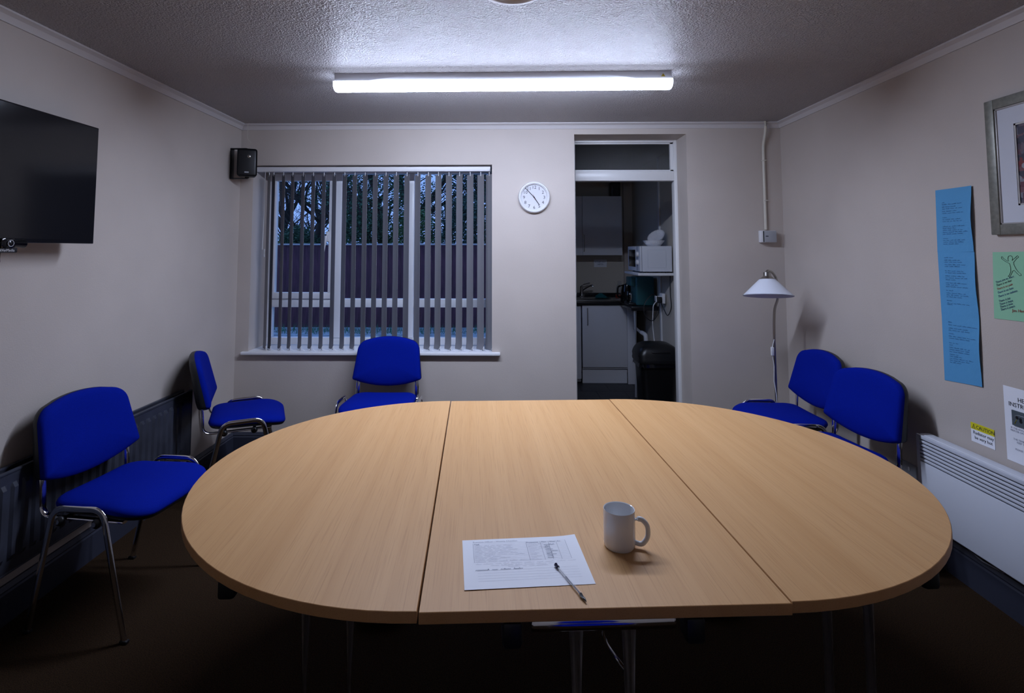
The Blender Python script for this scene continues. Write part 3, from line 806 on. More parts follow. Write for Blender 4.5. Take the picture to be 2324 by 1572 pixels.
cbx = thing('control_box', 'small grey white control box under the cable conduit', 'control box', (0, 0, 0))
box('body', (b0.x, YB - .045, b1.z), (b1.x - .002, YB - .001, b0.z), 'white_plastic', cbx, .003)
box('cover', (b0.x + .022, YB - .052, b1.z + .002), (b1.x, YB - .045, b0.z - .002), 'grey_plastic', cbx, .002)
box('shadow_gap', (b0.x + .015, YB - .0465, b1.z + .003), (b0.x + .022, YB - .0445, b0.z - .003), 'black_plastic', cbx)
box('logo_mark', (b0.x + .030, YB - .0525, b0.z - .044), (b0.x + .050, YB - .0519, b0.z - .038), 'ink', cbx)

# ================================================================== FLOOR LAMP
yl = 3.74
lp = thing('floor_lamp', 'chrome floor lamp with a white conical glass shade in the corner', 'lamp', (0, 0, 0))
def pl_(u, v, y=yl): return onY(u, v, y)
ysd = 3.62
S0 = onY(1743.5, 671, ysd)            # centre of the rim
rimr = (onY(1797, 671, ysd).x - onY(1690, 669, ysd).x) / 2
ztop = onY(1743, 634, ysd).z; zcap = onY(1742, 618, ysd).z
base = pl_(1762, 908); 
pts = [(base.x + .004, yl, .02), base, pl_(1758, 800), pl_(1756.5, 735), pl_(1757.5, 700), pl_(1764, 682), pl_(1767, 668), pl_(1766, 648), pl_(1760, 628), pl_(1752, 616.5, ysd + .05), pl_(1742, 614, ysd + .02), (S0.x, ysd + .018, zcap - .002)]
tube('pole', bend(pts, .03, 4), .0085, 'steel', lp, 12)
bm = bm_new(); add_lathe(bm, [(0, 0), (.125, 0), (.128, .008), (.12, .016), (.02, .024), (.012, .05), (0, .05)], 40, Matrix.Translation((base.x + .004, yl, 0))); obj('base', bm, 'steel', lp, 40)
tilt = Matrix.Translation((S0.x, ysd, S0.z)) @ Matrix.Rotation(R(3), 4, 'Y') @ Matrix.Rotation(R(-9), 4, 'X')
hs = ztop - S0.z
bm = bm_new(); add_lathe(bm, [(rimr, 0), (rimr * .72, hs * .42), (rimr * .33, hs), (rimr * .31, hs - .004), (rimr * .70, hs * .38), (rimr * .985, -.003)] , 48, tilt); obj('shade', bm, 'opal', lp, 40)
hcap = zcap - S0.z
bm = bm_new(); add_lathe(bm, [(rimr * .34, hs - .002), (rimr * .16, hs + .022), (rimr * .155, hcap), (rimr * .08, hcap + .004), (0, hcap + .004)], 32, tilt); obj('cap', bm, 'steel', lp, 40)
bm = bm_new(); add_lathe(bm, [(0, hs - .01), (.014, hs - .015), (.014, hs - .035), (.024, hs - .055), (.020, hs - .08), (0, hs - .09)], 20, tilt); obj('bulb', bm, 'white_plastic', lp, 50)
p = pl_(1753, 797, yl - .012)
box('switch', (p.x - .009, p.y - .008, p.z - .028), (p.x + .009, p.y + .008, p.z + .028), 'white_plastic', lp, .003)
tube('cord', [pl_(1757, 770, yl - .012), (p.x, p.y, p.z + .028)], .0028, 'white_plastic', lp, 6)
tube('cord', [(p.x, p.y, p.z - .028), pl_(1757, 830, yl - .012), pl_(1757, 865, yl - .012), pl_(1762, 893, yl - .012), (base.x + .005, yl - .014, .30), (base.x + .004, yl - .02, .05)], .0028, 'white_plastic', lp, 6)

# ================================================================== THINGS ON THE RIGHT WALL
def wallR(u, v, d=0): return onX(u, v, XR - d)
def sheet(name, label, cat, corners, material, curl=0.0, group=None, n=8, gap=.0012):
    """thin sheet from four wall corners tl, tr, br, bl; its near (right) edge bows off the wall"""
    tl, tr, br_, bl_ = [Vector(c) for c in corners]; bm = bm_new(); th = .0005
    g = []
    for s in (0, 1):
        rows = []
        for j in range(n + 1):
            v = j / n; row = []
            for i in range(n + 1):
                u = i / n; p = tl.lerp(tr, u).lerp(bl_.lerp(br_, u), v)
                off = gap + curl * (max(0, u - .45) / .55) ** 2 * (.35 + .65 * sin(pi * min(1, v * 1.0)) ** 2) + s * th
                row.append(bm.verts.new((XR - off, p.y, p.z)))
            rows.append(row)
        g.append(rows)
    for rows in g:
        for a, b in zip(rows, rows[1:]):
            for k in range(n): bm.faces.new((a[k], a[k + 1], b[k + 1], b[k]))
    A, B = g
    ring = lambda r: r[0] + [x[-1] for x in r[1:]] + r[-1][-2::-1] + [x[0] for x in r[-2:0:-1]]
    ra, rb = ring(A), ring(B)
    for k in range(len(ra)): bm.faces.new((ra[k], ra[(k + 1) % len(ra)], rb[(k + 1) % len(rb)], rb[k]))
    o = obj(name, bm, material); tag(o, label, cat, group)
    def at(u, v, lift=.0008):
        p = tl.lerp(tr, u).lerp(bl_.lerp(br_, u), v)
        off = gap + curl * (max(0, u - .45) / .55) ** 2 * (.35 + .65 * sin(pi * v) ** 2) + th + lift
        return Vector((XR - off, p.y, p.z))
    return o, at, (tl - tr).length, (tl - bl_).length
def writing(o, at, wd, hg, lines, rnd, material, h=.0048, slant=0, wgt=.0009, left=.18):
    bm = bm_new()
    for v, ln in lines:
        bm2 = bm_new(); scribble(bm2, 0, 0, ln * wd, h, rnd, Matrix.Identity(4), wgt, slant)
        vm = {}
        for vv in bm2.verts: 
            p = at(left + vv.co.x / wd, v - vv.co.y / hg); vm[vv] = bm.verts.new(p)
        for f in bm2.faces: bm.faces.new([vm[q] for q in f.verts])
        bm2.free()
    return obj('handwriting', bm, material, o, 0)
rnd = random.Random(3)
blue = [((2123, 432), (2207, 421), (2213, 571), (2128, 572)), ((2128, 571), (2213, 571), (2224, 723), (2137, 712)), ((2137, 711), (2224, 722), (2231, 878), (2144, 862))]
lines = [[(.22, .10), (.25, .46), (.29, .40), (.32, .52), (.36, .42), (.39, .56), (.46, .14), (.49, .50), (.52, .52), (.60, .62), (.63, .28), (.66, .54), (.69, .64), (.72, .48), (.79, .15), (.82, .52), (.85, .52), (.88, .40)],
         [(.10, .18), (.14, .44), (.17, .38), (.21, .56), (.24, .32), (.31, .52), (.34, .58), (.39, .52), (.42, .56), (.45, .30), (.50, .60), (.53, .34), (.56, .56), (.62, .14), (.66, .52), (.69, .50), (.72, .40), (.78, .16), (.82, .62), (.84, .06)],
         [(.12, .08), (.16, .66), (.21, .52), (.24, .56), (.29, .08), (.33, .64), (.36, .48), (.43, .18), (.46, .12), (.50, .50), (.53, .48), (.56, .48), (.60, .24), (.63, .30), (.66, .56), (.69, .48), (.72, .32)]]
nm = ('top', 'middle', 'bottom')
for k in range(3):
    cs = [wallR(*q, .002) for q in blue[k]]
    o, at, wd, hg = sheet('blue_paper', nm[k] + ' sheet of the column of three blue handwritten papers', 'paper', cs, 'paper_blue', (.014, .009, .010)[k], 'blue handwritten sheets taped in a column', gap=.0015 + .0004 * (2 - k))
    writing(o, at, wd, hg, lines[k], rnd, 'ink_soft', .0042, 0)
# pushpins at the near edge corners
# green sheet, runs on past the picture edge
gtl, gbl = wallR(2252.5, 572, .002), wallR(2256, 722, .002)
gw = .285 * 297 / 285
cs = [gtl, gtl + Vector((0, -.21, .004)), gbl + Vector((0, -.21, .004)), gbl]
o, at, wd, hg = sheet('green_paper', 'pale green paper with an outlined jumping figure and handwriting', 'paper', cs, 'paper_green', .006)
bm = bm_new()
body = [(.47, .060), (.505, .075), (.515, .11), (.50, .135), (.60, .085), (.64, .06), (.67, .075), (.66, .09), (.63, .10), (.54, .165), (.545, .20), (.60, .27), (.65, .31), (.72, .345), (.73, .365), (.69, .37), (.62, .335), (.55, .29), (.51, .30), (.47, .355), (.43, .395), (.39, .39), (.395, .375), (.42, .37), (.46, .31), (.46, .26), (.445, .20), (.43, .185), (.32, .15), (.22, .105), (.22, .075), (.25, .075), (.27, .10), (.38, .145), (.41, .14), (.39, .115), (.395, .085), (.42, .065), (.47, .060)]
fx = lambda q: (.02 + q[0] * .80, q[1] * .93)
for a, b in zip(body, body[1:]): add_tube(bm, [at(*fx(a)), at(*fx(b))], .0009, 4)
fg = obj('figure_drawing', bm, 'ink', o, 0); fg['label'] = 'black outline drawing of a jumping person'
words = [('There are no tears', 'ink_navy'), ('There is no fear', 'ink'), ('There is no pain', 'ink_red'), ('There is no hate', 'ink_blue'), ('There is no sadness', 'ink_blue'), ('There is joy', 'ink_navy'), ('There is hope', 'ink_navy'), ('There is love', 'ink_navy'), ('There is peace.', 'ink_navy')]
for k, (s, mt) in enumerate(words):
    v = (.475, .52, .575, .63, .685, .755, .80, .84, .88)[k]; u = .06 + .012 * k
    p = at(u, v); q = at(u + .5, v - .135)
    text('handwriting', s, .0130, mt, o, surf(p, q - p, (0, 0, 1)), ext=.0001, sx=.9, shear=.25)
p = at(.40, .875); q = at(.9, .865)
text('signature', 'Jim Hen', .017, 'ink_red', o, surf(p, q - p, (0, 0, 1)), ext=.0001)
# framed picture
f0, f1 = wallR(2231, 233, .022), wallR(2250, 533, .022)
fy1 = (f0.y + f1.y) / 2; fzt, fzb = f0.z, f1.z; fy0 = fy1 - .74
pf = thing('framed_picture', 'silver framed picture with a wide pale mount on the right wall', 'picture', (0, 0, 0))
fwid = .042
for nm_, lo, hi in (('frame_side', (fy1 - fwid, fzb), (fy1, fzt)), ('frame_side', (fy0, fzb), (fy0 + fwid, fzt)), ('frame_rail', (fy0 + fwid, fzt - fwid), (fy1 - fwid, fzt)), ('frame_rail', (fy0 + fwid, fzb), (fy1 - fwid, fzb + fwid))):
    box(nm_, (XR - .022, lo[0], lo[1]), (XR - .001, hi[0], hi[1]), 'frame_silver', pf, .003)
for lo, hi in (((fy1 - fwid - .006, fzb + fwid), (fy1 - fwid, fzt - fwid)), ((fy0 + fwid, fzb + fwid), (fy0 + fwid + .006, fzt - fwid)), ((fy0 + fwid, fzt - fwid - .006), (fy1 - fwid, fzt - fwid)), ((fy0 + fwid, fzb + fwid), (fy1 - fwid, fzb + fwid + .006))):
    box('inner_lip', (XR - .017, lo[0], lo[1]), (XR - .004, hi[0], hi[1]), 'frame_bevel', pf, .001)
i0, i1 = wallR(2303, 280, .01), wallR(2311, 466, .01)
iy1 = (i0.y + i1.y) / 2; izt, izb = i0.z, i1.z; iy0 = fy0 + (fy1 - iy1)
bm = bm_new()
for lo, hi in (((iy1, fzb + fwid), (fy1 - fwid, fzt - fwid)), ((fy0 + fwid, fzb + fwid), (iy0, fzt - fwid)), ((iy0, izt), (iy1, fzt - fwid)), ((iy0, fzb + fwid), (iy1, izb))):
    add_box(bm, (XR - .0125, lo[0], lo[1]), (XR - .008, hi[0], hi[1]))
obj('mount', bm, 'mat_board', pf, 0)
for lo, hi in (((iy1 - .007, izb), (iy1, izt)), ((iy0, izb), (iy0 + .007, izt)), ((iy0, izt - .007), (iy1, izt)), ((iy0, izb), (iy1, izb + .007))):
    box('mount_bevel', (XR - .0112, lo[0], lo[1]), (XR - .006, hi[0], hi[1]), 'frame_bevel', pf)
pic = box('print', (XR - .0085, iy0, izb), (XR - .006, iy1, izt), 'picture', pf); pic['label'] = 'dark street scene print with red patches'
# caution sign
c4 = [wallR(2203, 957, .0015), wallR(2258, 976, .0015), wallR(2257, 1016.5, .0015), wallR(2205, 1003, .0015)]
ytl = (c4[0] + c4[3]) / 2; zt = (c4[0].z + c4[1].z) / 2; zb = (c4[2].z + c4[3].z) / 2; ya = (c4[0].y + c4[3].y) / 2; yb2 = (c4[1].y + c4[2].y) / 2
cs = thing('caution_sign', 'yellow and white caution sign reading radiator may be very hot', 'sign', (0, 0, 0))
wS, hS = ya - yb2, zt - zb
box('white_panel', (XR - .0016, yb2, zb), (XR - .0004, ya, zt - hS * .34), 'paper', cs)
box('yellow_band', (XR - .0018, yb2, zt - hS * .34), (XR - .0004, ya, zt), 'paper_yellow', cs)
SR = lambda y, z, d=.0022: surf((XR - d, y, z), (0, -1, 0), (0, 0, 1))
text('caution_word', 'CAUTION', hS * .265, 'ink', cs, SR(ya - wS * .24, zt - hS * .265), sx=.92)
text('warning_line', 'Radiator may', hS * .235, 'ink', cs, SR(ya - wS * .53, zt - hS * .57), 'CENTER', sx=.98)
text('warning_line', 'be very hot', hS * .235, 'ink', cs, SR(ya - wS * .53, zt - hS * .82), 'CENTER', sx=.98)
bm = bm_new(); mt = SR(ya - wS * .135, zt - hS * .28, .0020)
tri = [(-.09, 0), (.09, 0), (0, .21)]
for (ax, ay), (bx, by) in zip(tri, tri[1:] + tri[:1]): add_tube(bm, [mt @ Vector((ax * hS, ay * hS, 0)), mt @ Vector((bx * hS, by * hS, 0))], hS * .012, 4)
obj('warning_triangle', bm, 'ink', cs, 0); text('warning_mark', '!', hS * .16, 'ink', cs, SR(ya - wS * .135, zt - hS * .26), 'CENTER')
# heater instructions sheet
e0, e1 = wallR(2276, 873, .002), wallR(2283.5, 1040, .002)
iw = .21
cs_ = [e0, e0 + Vector((0, -iw, 0)), Vector((e0.x, e0.y - iw, e1.z)), Vector((e0.x, e0.y, e1.z))]
o, at, wd, hg = sheet('instruction_sheet', 'white heater instruction sheet above the panel heater', 'paper', cs_, 'paper', .004)
def line(s, u, v, size, al='CENTER', m_='ink'):
    text('printed_line', s, size, m_, o, surf(at(u, v, .0008), (0, -1, 0), (0, 0, 1)), al, .0001)
line('HEATER', .5, .175, .024); line('INSTRUCTIONS', .5, .255, .024)
y0_, y1_ = at(.18, .30), at(.82, .50)
ph = box('control_photo', (XR - .0075, y1_.y, y1_.z), (XR - .0025, y0_.y, y0_.z), 'grey_plastic', o); ph['label'] = 'small photo of the heater controls'
ph.data.materials.clear(); ph.data.materials.append(mat('photo_dark', (.075, .095, .11), .6))
bm = bm_new(); pa = [at(.18 + a, .30 + b, .006) for a, b in ((.03, .14), (.05, .08), (.12, .05), (.62, .05))]; add_tube(bm, bend(pa, .01), .001, 4); obj('photo_outline', bm, 'grey_plastic', o, 0)
for a, b in ((.29, .385), (.36, .395), (.365, .425)):
    p = at(a, b, .006); bm = bm_new(); add_lathe(bm, [(0, .0006), (.0062, .0006), (.0062, 0), (0, 0)], 14, surf(p, (0, -1, 0), (0, 0, 1))); obj('photo_dial', bm, 'black_plastic', o)
bm = bm_new(); add_tube(bm, [at(.235, .475, .0062), at(.28, .415, .0062)], .0014, 4); obj('arrow', bm, 'paper_yellow', o, 0)
for s, v in (('IF THE ROOM IS COLD TURN THE', .555), ('HEATER ON USING THE LEFT DIAL', .59), ('THE TEMPERATURE DIAL WILL', .70), ('KEEP THE ROOM WARM', .735), ('PLEASE SWITCH OFF WHEN', .83), ('YOU LEAVE', .865)): line(s, .5, v, .0105, 'CENTER', 'ink_grey')

# ================================================================== ON THE TABLE
mp_ = onZ(1406, 1238, TZ)
mg = thing('mug', 'white ceramic mug standing on the table', 'mug', (mp_.x, mp_.y, TZ), R(-14))
mr, mh = .040, .0925
bm = bm_new(); add_lathe(bm, [(0, .004), (mr * .80, .004), (mr * .84, 0), (mr * .90, 0), (mr * .985, .006), (mr, .014), (mr, mh - .004), (mr * .985, mh), (mr * .94, mh - .001), (mr * .92, mh - .006), (mr * .92, .014), (mr * .82, .008), (0, .007)], 48); obj('body', bm, 'mug', mg, 50)
bm = bm_new()
hp_ = bend([(mr - .004, 0, .070), (mr + .016, 0, .074), (mr + .031, 0, .058), (mr + .031, 0, .030), (mr + .016, 0, .010), (mr - .004, 0, .014)], .016, 5)
add_tube(bm, hp_, .0055, 10, r2=.0075, xref=Vector((0, 1, 0)).cross(Vector((0, 0, 1)))) if False else add_tube(bm, hp_, .0062, 10)
obj('handle', bm, 'mug', mg, 60)
# printed checklist
pc = [onZ(1048, 1228, TZ), onZ(1307, 1215, TZ), onZ(1351, 1326, TZ), onZ(1053, 1339, TZ)]
cen = sum(pc, Vector()) / 4; dirx = ((pc[1] - pc[0]) + (pc[2] - pc[3])).normalized(); pa_ = math.atan2(dirx.y, dirx.x)
sh = thing('printed_checklist', 'white printed checklist sheet lying on the table', 'paper', (cen.x, cen.y, TZ), pa_)
PW, PH = .297, .210
bm = bm_new(); n = 10; g = []
for s in (0, 1):
    rows = []
    for j in range(n + 1):
        row = []
        for i in range(n + 1):
            u, v = i / n, j / n
            lift = .0006 + .0035 * max(0, u - .8) ** 2 / .04 * v + .0015 * max(0, .25 - v) / .25 * (1 - u) * .6
            row.append(bm.verts.new(((u - .5) * PW, (v - .5) * PH, lift + s * .0003)))
        rows.append(row)
    g.append(rows)
for rows in g:
    for a, b in zip(rows, rows[1:]):
        for k in range(n): bm.faces.new((a[k], a[k + 1], b[k + 1], b[k]))
ring = lambda r: r[0] + [x[-1] for x in r[1:]] + r[-1][-2::-1] + [x[0] for x in r[-2:0:-1]]
ra, rb = ring(g[0]), ring(g[1])
for k in range(len(ra)): bm.faces.new((ra[k], ra[(k + 1) % len(ra)], rb[(k + 1) % len(rb)], rb[k]))
obj('sheet', bm, 'paper', sh)
def PT(u, v): return Vector(((u - .5) * PW, (.5 - v) * PH, .0013 + .0035 * max(0, u - .8) ** 2 / .04 * (1 - v) + .0009 * max(0, v - .75) / .25 * (1 - u)))
bm = bm_new()
def rule(a, b, w=.0004):
    pa, pb = PT(*a), PT(*b); d = (pb - pa); nn = Vector((-d.y, d.x, 0)).normalized() * w
    bm.faces.new([bm.verts.new(q) for q in (pa + nn, pa - nn, pb - nn, pb + nn)])
T0, T1 = .10, .50
cols_ = (.09, .55, .675, .745, .815, .895)
for c in cols_: rule((c, T0), (c, T1))
for k in range(13): 
    v = T0 + (T1 - T0) * k / 12
    for a, b in zip(cols_, cols_[1:]): rule((a, v), (b, v), .0002)
for v in (.665, .715, .765, .815, .86): rule((.11, v), (.92, v), .0002)
obj('table_rules', bm, 'ink_grey', sh, 0)
def PX(u, v): return Matrix.Translation(PT(u, v) + Vector((0, 0, .0002)))
text('printed_title', 'Premises Officer - Weekly Checklist', .0078, 'ink_grey', sh, PX(.09, .075), ext=0)
for s, u in (('Task', .10), ('Frequency', .555), ('Mon', .685), ('Wed', .755), ('Fri', .825)): text('printed_heading', s, .0072, 'ink_navy', sh, PX(u, .128), ext=0)
bm = bm_new()
for k in range(11):
    v = T0 + (T1 - T0) * (k + 1.85) / 12
    scribble(bm, (.10 - .5) * PW, (.5 - v) * PH, (.30, .31, .34, .36, .24, .34, .42, .15, .22, .14, .43)[k] * PW, .0040, rnd, Matrix.Translation((0, 0, .0016)), .0004)
    scribble(bm, (.56 - .5) * PW, (.5 - v) * PH, (.10 if k < 4 else .06) * PW, .0040, rnd, Matrix.Translation((0, 0, .0016)), .0004)
for v, u, ln in ((.545, .10, .76), (.58, .22, .55), (.61, .36, .28)): scribble(bm, (u - .5) * PW, (.5 - v) * PH, ln * PW, .0040, rnd, Matrix.Translation((0, 0, .0016)), .0004)
obj('printed_text', bm, 'ink_grey', sh, 0)
bm = bm_new(); scribble(bm, (.095 - .5) * PW, (.5 - .66) * PH, .40 * PW, .0048, rnd, Matrix.Translation((0, 0, .0018)), .0008)
for k in range(9): scribble(bm, (.70 - .5) * PW, (.5 - (.19 + .035 * k)) * PH, .008 * PW, .0045, rnd, Matrix.Translation((0, 0, .0018)), .0007)
obj('handwriting', bm, 'ink_navy', sh, 0)
# ballpoint pen
a, b = onZ(1262, 1283, TZ + .004), onZ(1331, 1365, TZ + .004)
pd = (b - a); PLn = pd.length
pn = thing('ballpoint_pen', 'clear ballpoint pen with a dark cap lying across the checklist', 'pen', (a.x, a.y, TZ + .0052), math.atan2(pd.y, pd.x))
hexp = lambda r, x: [(x, r * cos(R(60 * k + 30)), r * sin(R(60 * k + 30))) for k in range(6)]
bm = bm_new(); add_rings(bm, [hexp(.0041, .004), hexp(.0041, PLn - .028), hexp(.0040, PLn - .024)]); obj('barrel', bm, 'pen_clear', pn, 20)
bm = bm_new(); add_tube(bm, [(-.002, 0, 0), (.010, 0, 0)], .0043, 12); obj('end_plug', bm, 'pen_ink', pn, 50)
bm = bm_new(); add_tube(bm, [(.012, 0, 0), (PLn * .35, 0, 0)], .0016, 8); obj('empty_tube', bm, 'grey_plastic', pn, 50)
bm = bm_new(); add_tube(bm, [(PLn * .35, 0, 0), (PLn - .02, 0, 0)], .0018, 8); obj('ink_tube', bm, 'pen_ink', pn, 50)
bm = bm_new(); add_tube(bm, [(PLn - .025, 0, 0), (PLn - .010, 0, -.0005), (PLn - .002, 0, -.001), (PLn, 0, -.001)], [.0038, .0030, .0012, .0005], 12); obj('tip', bm, 'black_plastic', pn, 50)

# ================================================================== KITCHEN BEHIND THE DOORWAY
KY0, KY1 = YB + T, 6.78
KX1 = onY(1434, 500, KY1).x; KX0 = .36
struct(box('wall_kitchen_back', (KX0 - .1, KY1, 0), (KX1 + .2, KY1 + .1, H), 'wall_kitchen'), 'cream far wall of the dim kitchen', 'wall')
struct(box('wall_kitchen_right', (KX1, KY0, 0), (KX1 + .2, KY1, H), 'wall_kitchen'), 'cream right wall of the dim kitchen', 'wall')
bm = bm_new(); kw = (5.25, 5.95, 1.15, 1.85)  # opening for an added, unseen window that brightens the kitchen
for y0, y1, z0, z1 in ((KY0, kw[0], 0, H), (kw[1], KY1, 0, H), (kw[0], kw[1], 0, kw[2]), (kw[0], kw[1], kw[3], H)): add_box(bm, (KX0 - .1, y0, z0), (KX0, y1, z1))
struct(obj('wall_kitchen_left', bm, 'wall_kitchen', None, 0), 'left wall of the kitchen with an unseen window added for light, hidden from the meeting room', 'wall')
kwin = struct(thing('added_window', '', ''), 'unseen side window added to light the kitchen, hidden from the meeting room', 'window')
for lo, hi in (((kw[0], kw[2]), (kw[1], kw[2] + .05)), ((kw[0], kw[3] - .05), (kw[1], kw[3])), ((kw[0], kw[2] + .05), (kw[0] + .05, kw[3] - .05)), ((kw[1] - .05, kw[2] + .05), (kw[1], kw[3] - .05))):
    box('frame', (KX0 - .08, lo[0], lo[1]), (KX0 - .03, hi[0], hi[1]), 'upvc', kwin, .003)
box('pane', (KX0 - .058, kw[0] + .05, kw[2] + .05), (KX0 - .054, kw[1] - .05, kw[3] - .05), 'window_glass', kwin)
struct(box('ceiling_kitchen', (KX0 - .1, KY0, H), (KX1 + .2, KY1 + .1, H + .1), 'wall_kitchen'), 'ceiling of the kitchen', 'ceiling')
kf = struct(box('floor_kitchen', (KX0 - .1, KY0, -.05), (KX1 + .2, KY1 + .1, -.004), 'grout'), 'dark tiled kitchen floor', 'floor')
bm = bm_new(); add_box(bm, (-.1485, -.1485, -.005), (.1485, .1485, 0), .0015, 1); tm = None
for j in range(9):
    for i in range(7):
        x = KX0 + .15 + .30 * i - (.15 if j % 2 else 0); y = KY0 + .15 + .30 * j
        if x > KX1 + .1 or y > KY1: continue
        if tm is None: tl_ = obj('tile', bm, 'tile', kf); tm = tl_.data
        else: tl_ = bpy.data.objects.new('tile', tm); COL.objects.link(tl_); tl_.parent = kf
        tl_.location = (x, y, 0)
# vertical boxing strip in the far corner
bx0 = onY(1415, 500, KY1 - .02).x
struct(box('trim_5', (bx0, KY1 - .03, 0), (KX1 - .001, KY1, H), 'wall'), 'pale boxed-in pipe strip in the kitchen corner', 'trim')
# base cabinets
yc = 6.16
wz = .905
def ck_(u, v, y): return onY(u, v, y)
bc = thing('base_cabinet', 'white kitchen base cabinet with one door under the sink', 'cabinet', (0, 0, 0))
c0x, c1x = ck_(1322, 760, yc).x, ck_(1424, 760, yc).x
dtz, dbz = wz - .045, ck_(1370, 833, yc).z
box('body', (c0x + .004, yc + .022, dbz - .02), (c1x, KY1 - .002, wz - .042), 'cabinet', bc)
dr = box('door', (c0x, yc, dbz), (c1x - .003, yc + .020, dtz), 'cabinet', bc, .002)
hx = ck_(1334, 720, yc - .03).x
tube('handle', bend([(hx, yc + .001, ck_(1334, 699, yc).z), (hx, yc - .028, ck_(1334, 699, yc).z), (hx, yc - .028, ck_(1334, 737, yc).z), (hx, yc + .001, ck_(1334, 737, yc).z)], .012), .005, 'steel', dr, 8)
box('plinth', (c0x + .003, yc + .05, 0), (c1x, yc + .068, dbz - .022), 'cabinet', bc)
box('end_panel', (c1x, yc + .002, 0), (ck_(1441, 760, yc).x, yc + .02, wz - .042), 'cabinet', bc, .001)
fr = thing('fridge', 'edge of a white undercounter fridge beside the kitchen cabinet', 'fridge', (0, 0, 0))
box('body', (c0x - .50, yc + .06, .012), (c0x - .012, KY1 - .01, wz - .05), 'cabinet', fr, .006)
box('door', (c0x - .50, yc + .01, .05), (c0x - .012, yc + .058, wz - .055), 'cabinet', fr, .008)
for x in (c0x - .45, c0x - .06): box('foot', (x - .02, yc + .1, 0), (x + .02, yc + .14, .012), 'black_plastic', fr)
# worktop in an L
rx0 = ck_(1433, 700, 5.60).x; ry = 5.60
wt = thing('worktop', 'black L-shaped kitchen worktop with the sink', 'worktop', (0, 0, 0))
bm = bm_new(); add_box(bm, (KX0 + .002, yc - .02, wz - .04), (KX1 - .002, KY1 - .032, wz), .004); 
add_box(bm, (rx0, ry, wz - .04), (KX1 - .002, yc - .0205, wz), .004); obj('slab', bm, 'worktop', wt)
box('upstand', (KX0 + .002, KY1 - .031, wz - .04), (bx0 - .002, KY1 - .001, wz + .05), 'worktop', wt, .002)
lx = ck_(1443, 800, ry + .03).x
tube('support_leg', [(lx, ry + .03, 0), (lx, ry + .03, wz - .04)], .016, 'white_plastic', wt, 12)
# sink
sk = thing('sink', 'stainless steel sink set in the worktop', 'sink', (0, 0, 0))
s0 = ck_(1345, 676, yc + .2).x; bm = bm_new()
add_box(bm, (s0 - .25, yc + .06, wz + .0002), (s0 + .36, KY1 - .10, wz + .006), .003)
obj('drainer', bm, 'sink_steel', sk)
bm = bm_new(); add_lathe(bm, [(.16, .0), (.17, .006), (.155, .005), (.14, .0015), (0, .001)], 32, Matrix.Translation((s0 + .06, yc + .28, wz + .005))); obj('bowl_rim', bm, 'sink_steel', sk, 50)
tpx = onZ(1317, 671, wz + .006); tpx = Vector((ck_(1320, 670, KY1 - .12).x, KY1 - .13, wz))
tap = thing('tap', 'chrome lever tap behind the sink', 'tap', (tpx.x, tpx.y, wz + .006))
bm = bm_new(); add_lathe(bm, [(0, 0), (.028, 0), (.028, .01), (.022, .016), (.022, .11), (.024, .13), (.012, .14), (0, .14)], 20); obj('body', bm, 'chrome', tap, 40)
tube('spout', bend([(0, 0, .07), (.05, -.06, .12), (.11, -.12, .155), (.115, -.125, .135)], .02), .011, 'chrome', tap, 10)
tube('lever', [(0, 0, .135), (.03, .01, .155), (.10, .02, .170)], .008, 'chrome', tap, 8)
# teal cloth
bm = bm_new(); cl = onZ(1368, 672, wz + .02); rc = random.Random(5)
vs = []
for j in range(9):
    row = []
    for i in range(11):
        u, v = i / 10 - .5, j / 8 - .5
        z = .006 + .055 * max(0, 1 - (2.1 * abs(u + .12)) ** 1.4) * max(0, 1 - (2 * abs(v)) ** 2) + .006 * rc.random()
        row.append(bm.verts.new((u * .17, v * .11, z)))
    vs.append(row)
for a, b in zip(vs, vs[1:]):
    for k in range(10): bm.faces.new((a[k], a[k + 1], b[k + 1], b[k]))
bt = [bm.verts.new((x, y, .002)) for x, y in ((-.085, -.055), (.085, -.055), (.085, .055), (-.085, .055))]
bm.faces.new(bt)
clo = obj('dish_cloth', bm, 'teal_cloth', None, 60); clo.location = (ck_(1367, 670, KY1 - .28).x, KY1 - .28, wz + .006); tag(clo, 'crumpled teal dish cloth lying by the sink', 'cloth')
# glass jug with red base
jg = thing('glass_jug', 'clear glass jug on a red base in the corner of the worktop', 'jug', (ck_(1406, 670, KY1 - .16).x, KY1 - .17, wz))
bm = bm_new(); add_lathe(bm, [(0, .04), (.05, .04), (.05, .02), (.052, 0), (0, 0)], 24); obj('base', bm, 'red_glass', jg, 40)
bm = bm_new(); add_lathe(bm, [(.045, .041), (.05, .06), (.04, .13), (.024, .17), (.022, .19), (.024, .2), (.020, .19), (.022, .17), (.037, .13), (.046, .06), (.042, .043)], 24); obj('glass', bm, 'clear_plastic', jg, 50)
# wall cabinet
yu = 6.46
u0, u1 = ck_(1322, 500, yu).x, ck_(1411.5, 500, yu).x; uz1, uz0 = ck_(1365, 445, yu).z, ck_(1365, 579, yu).z
wc = thing('wall_cabinet', 'white kitchen wall cabinet with a bar handle', 'cabinet', (0, 0, 0))
box('body', (u0 - .56, yu + .021, uz0 + .004), (u1, KY1 - .001, uz1 - .002), 'cabinet', wc)
d1 = box('door', (u0, yu, uz0), (u1, yu + .019, uz1), 'cabinet', wc, .002)
box('door', (u0 - .56, yu, uz0), (u0 - .004, yu + .019, uz1), 'cabinet', wc, .002)
hx = ck_(1326, 550, yu - .03).x
tube('handle', bend([(hx, yu + .001, ck_(1326, 533, yu).z), (hx, yu - .028, ck_(1326, 533, yu).z), (hx, yu - .028, ck_(1326, 570, yu).z), (hx, yu + .001, ck_(1326, 570, yu).z)], .012), .005, 'steel', d1, 8)
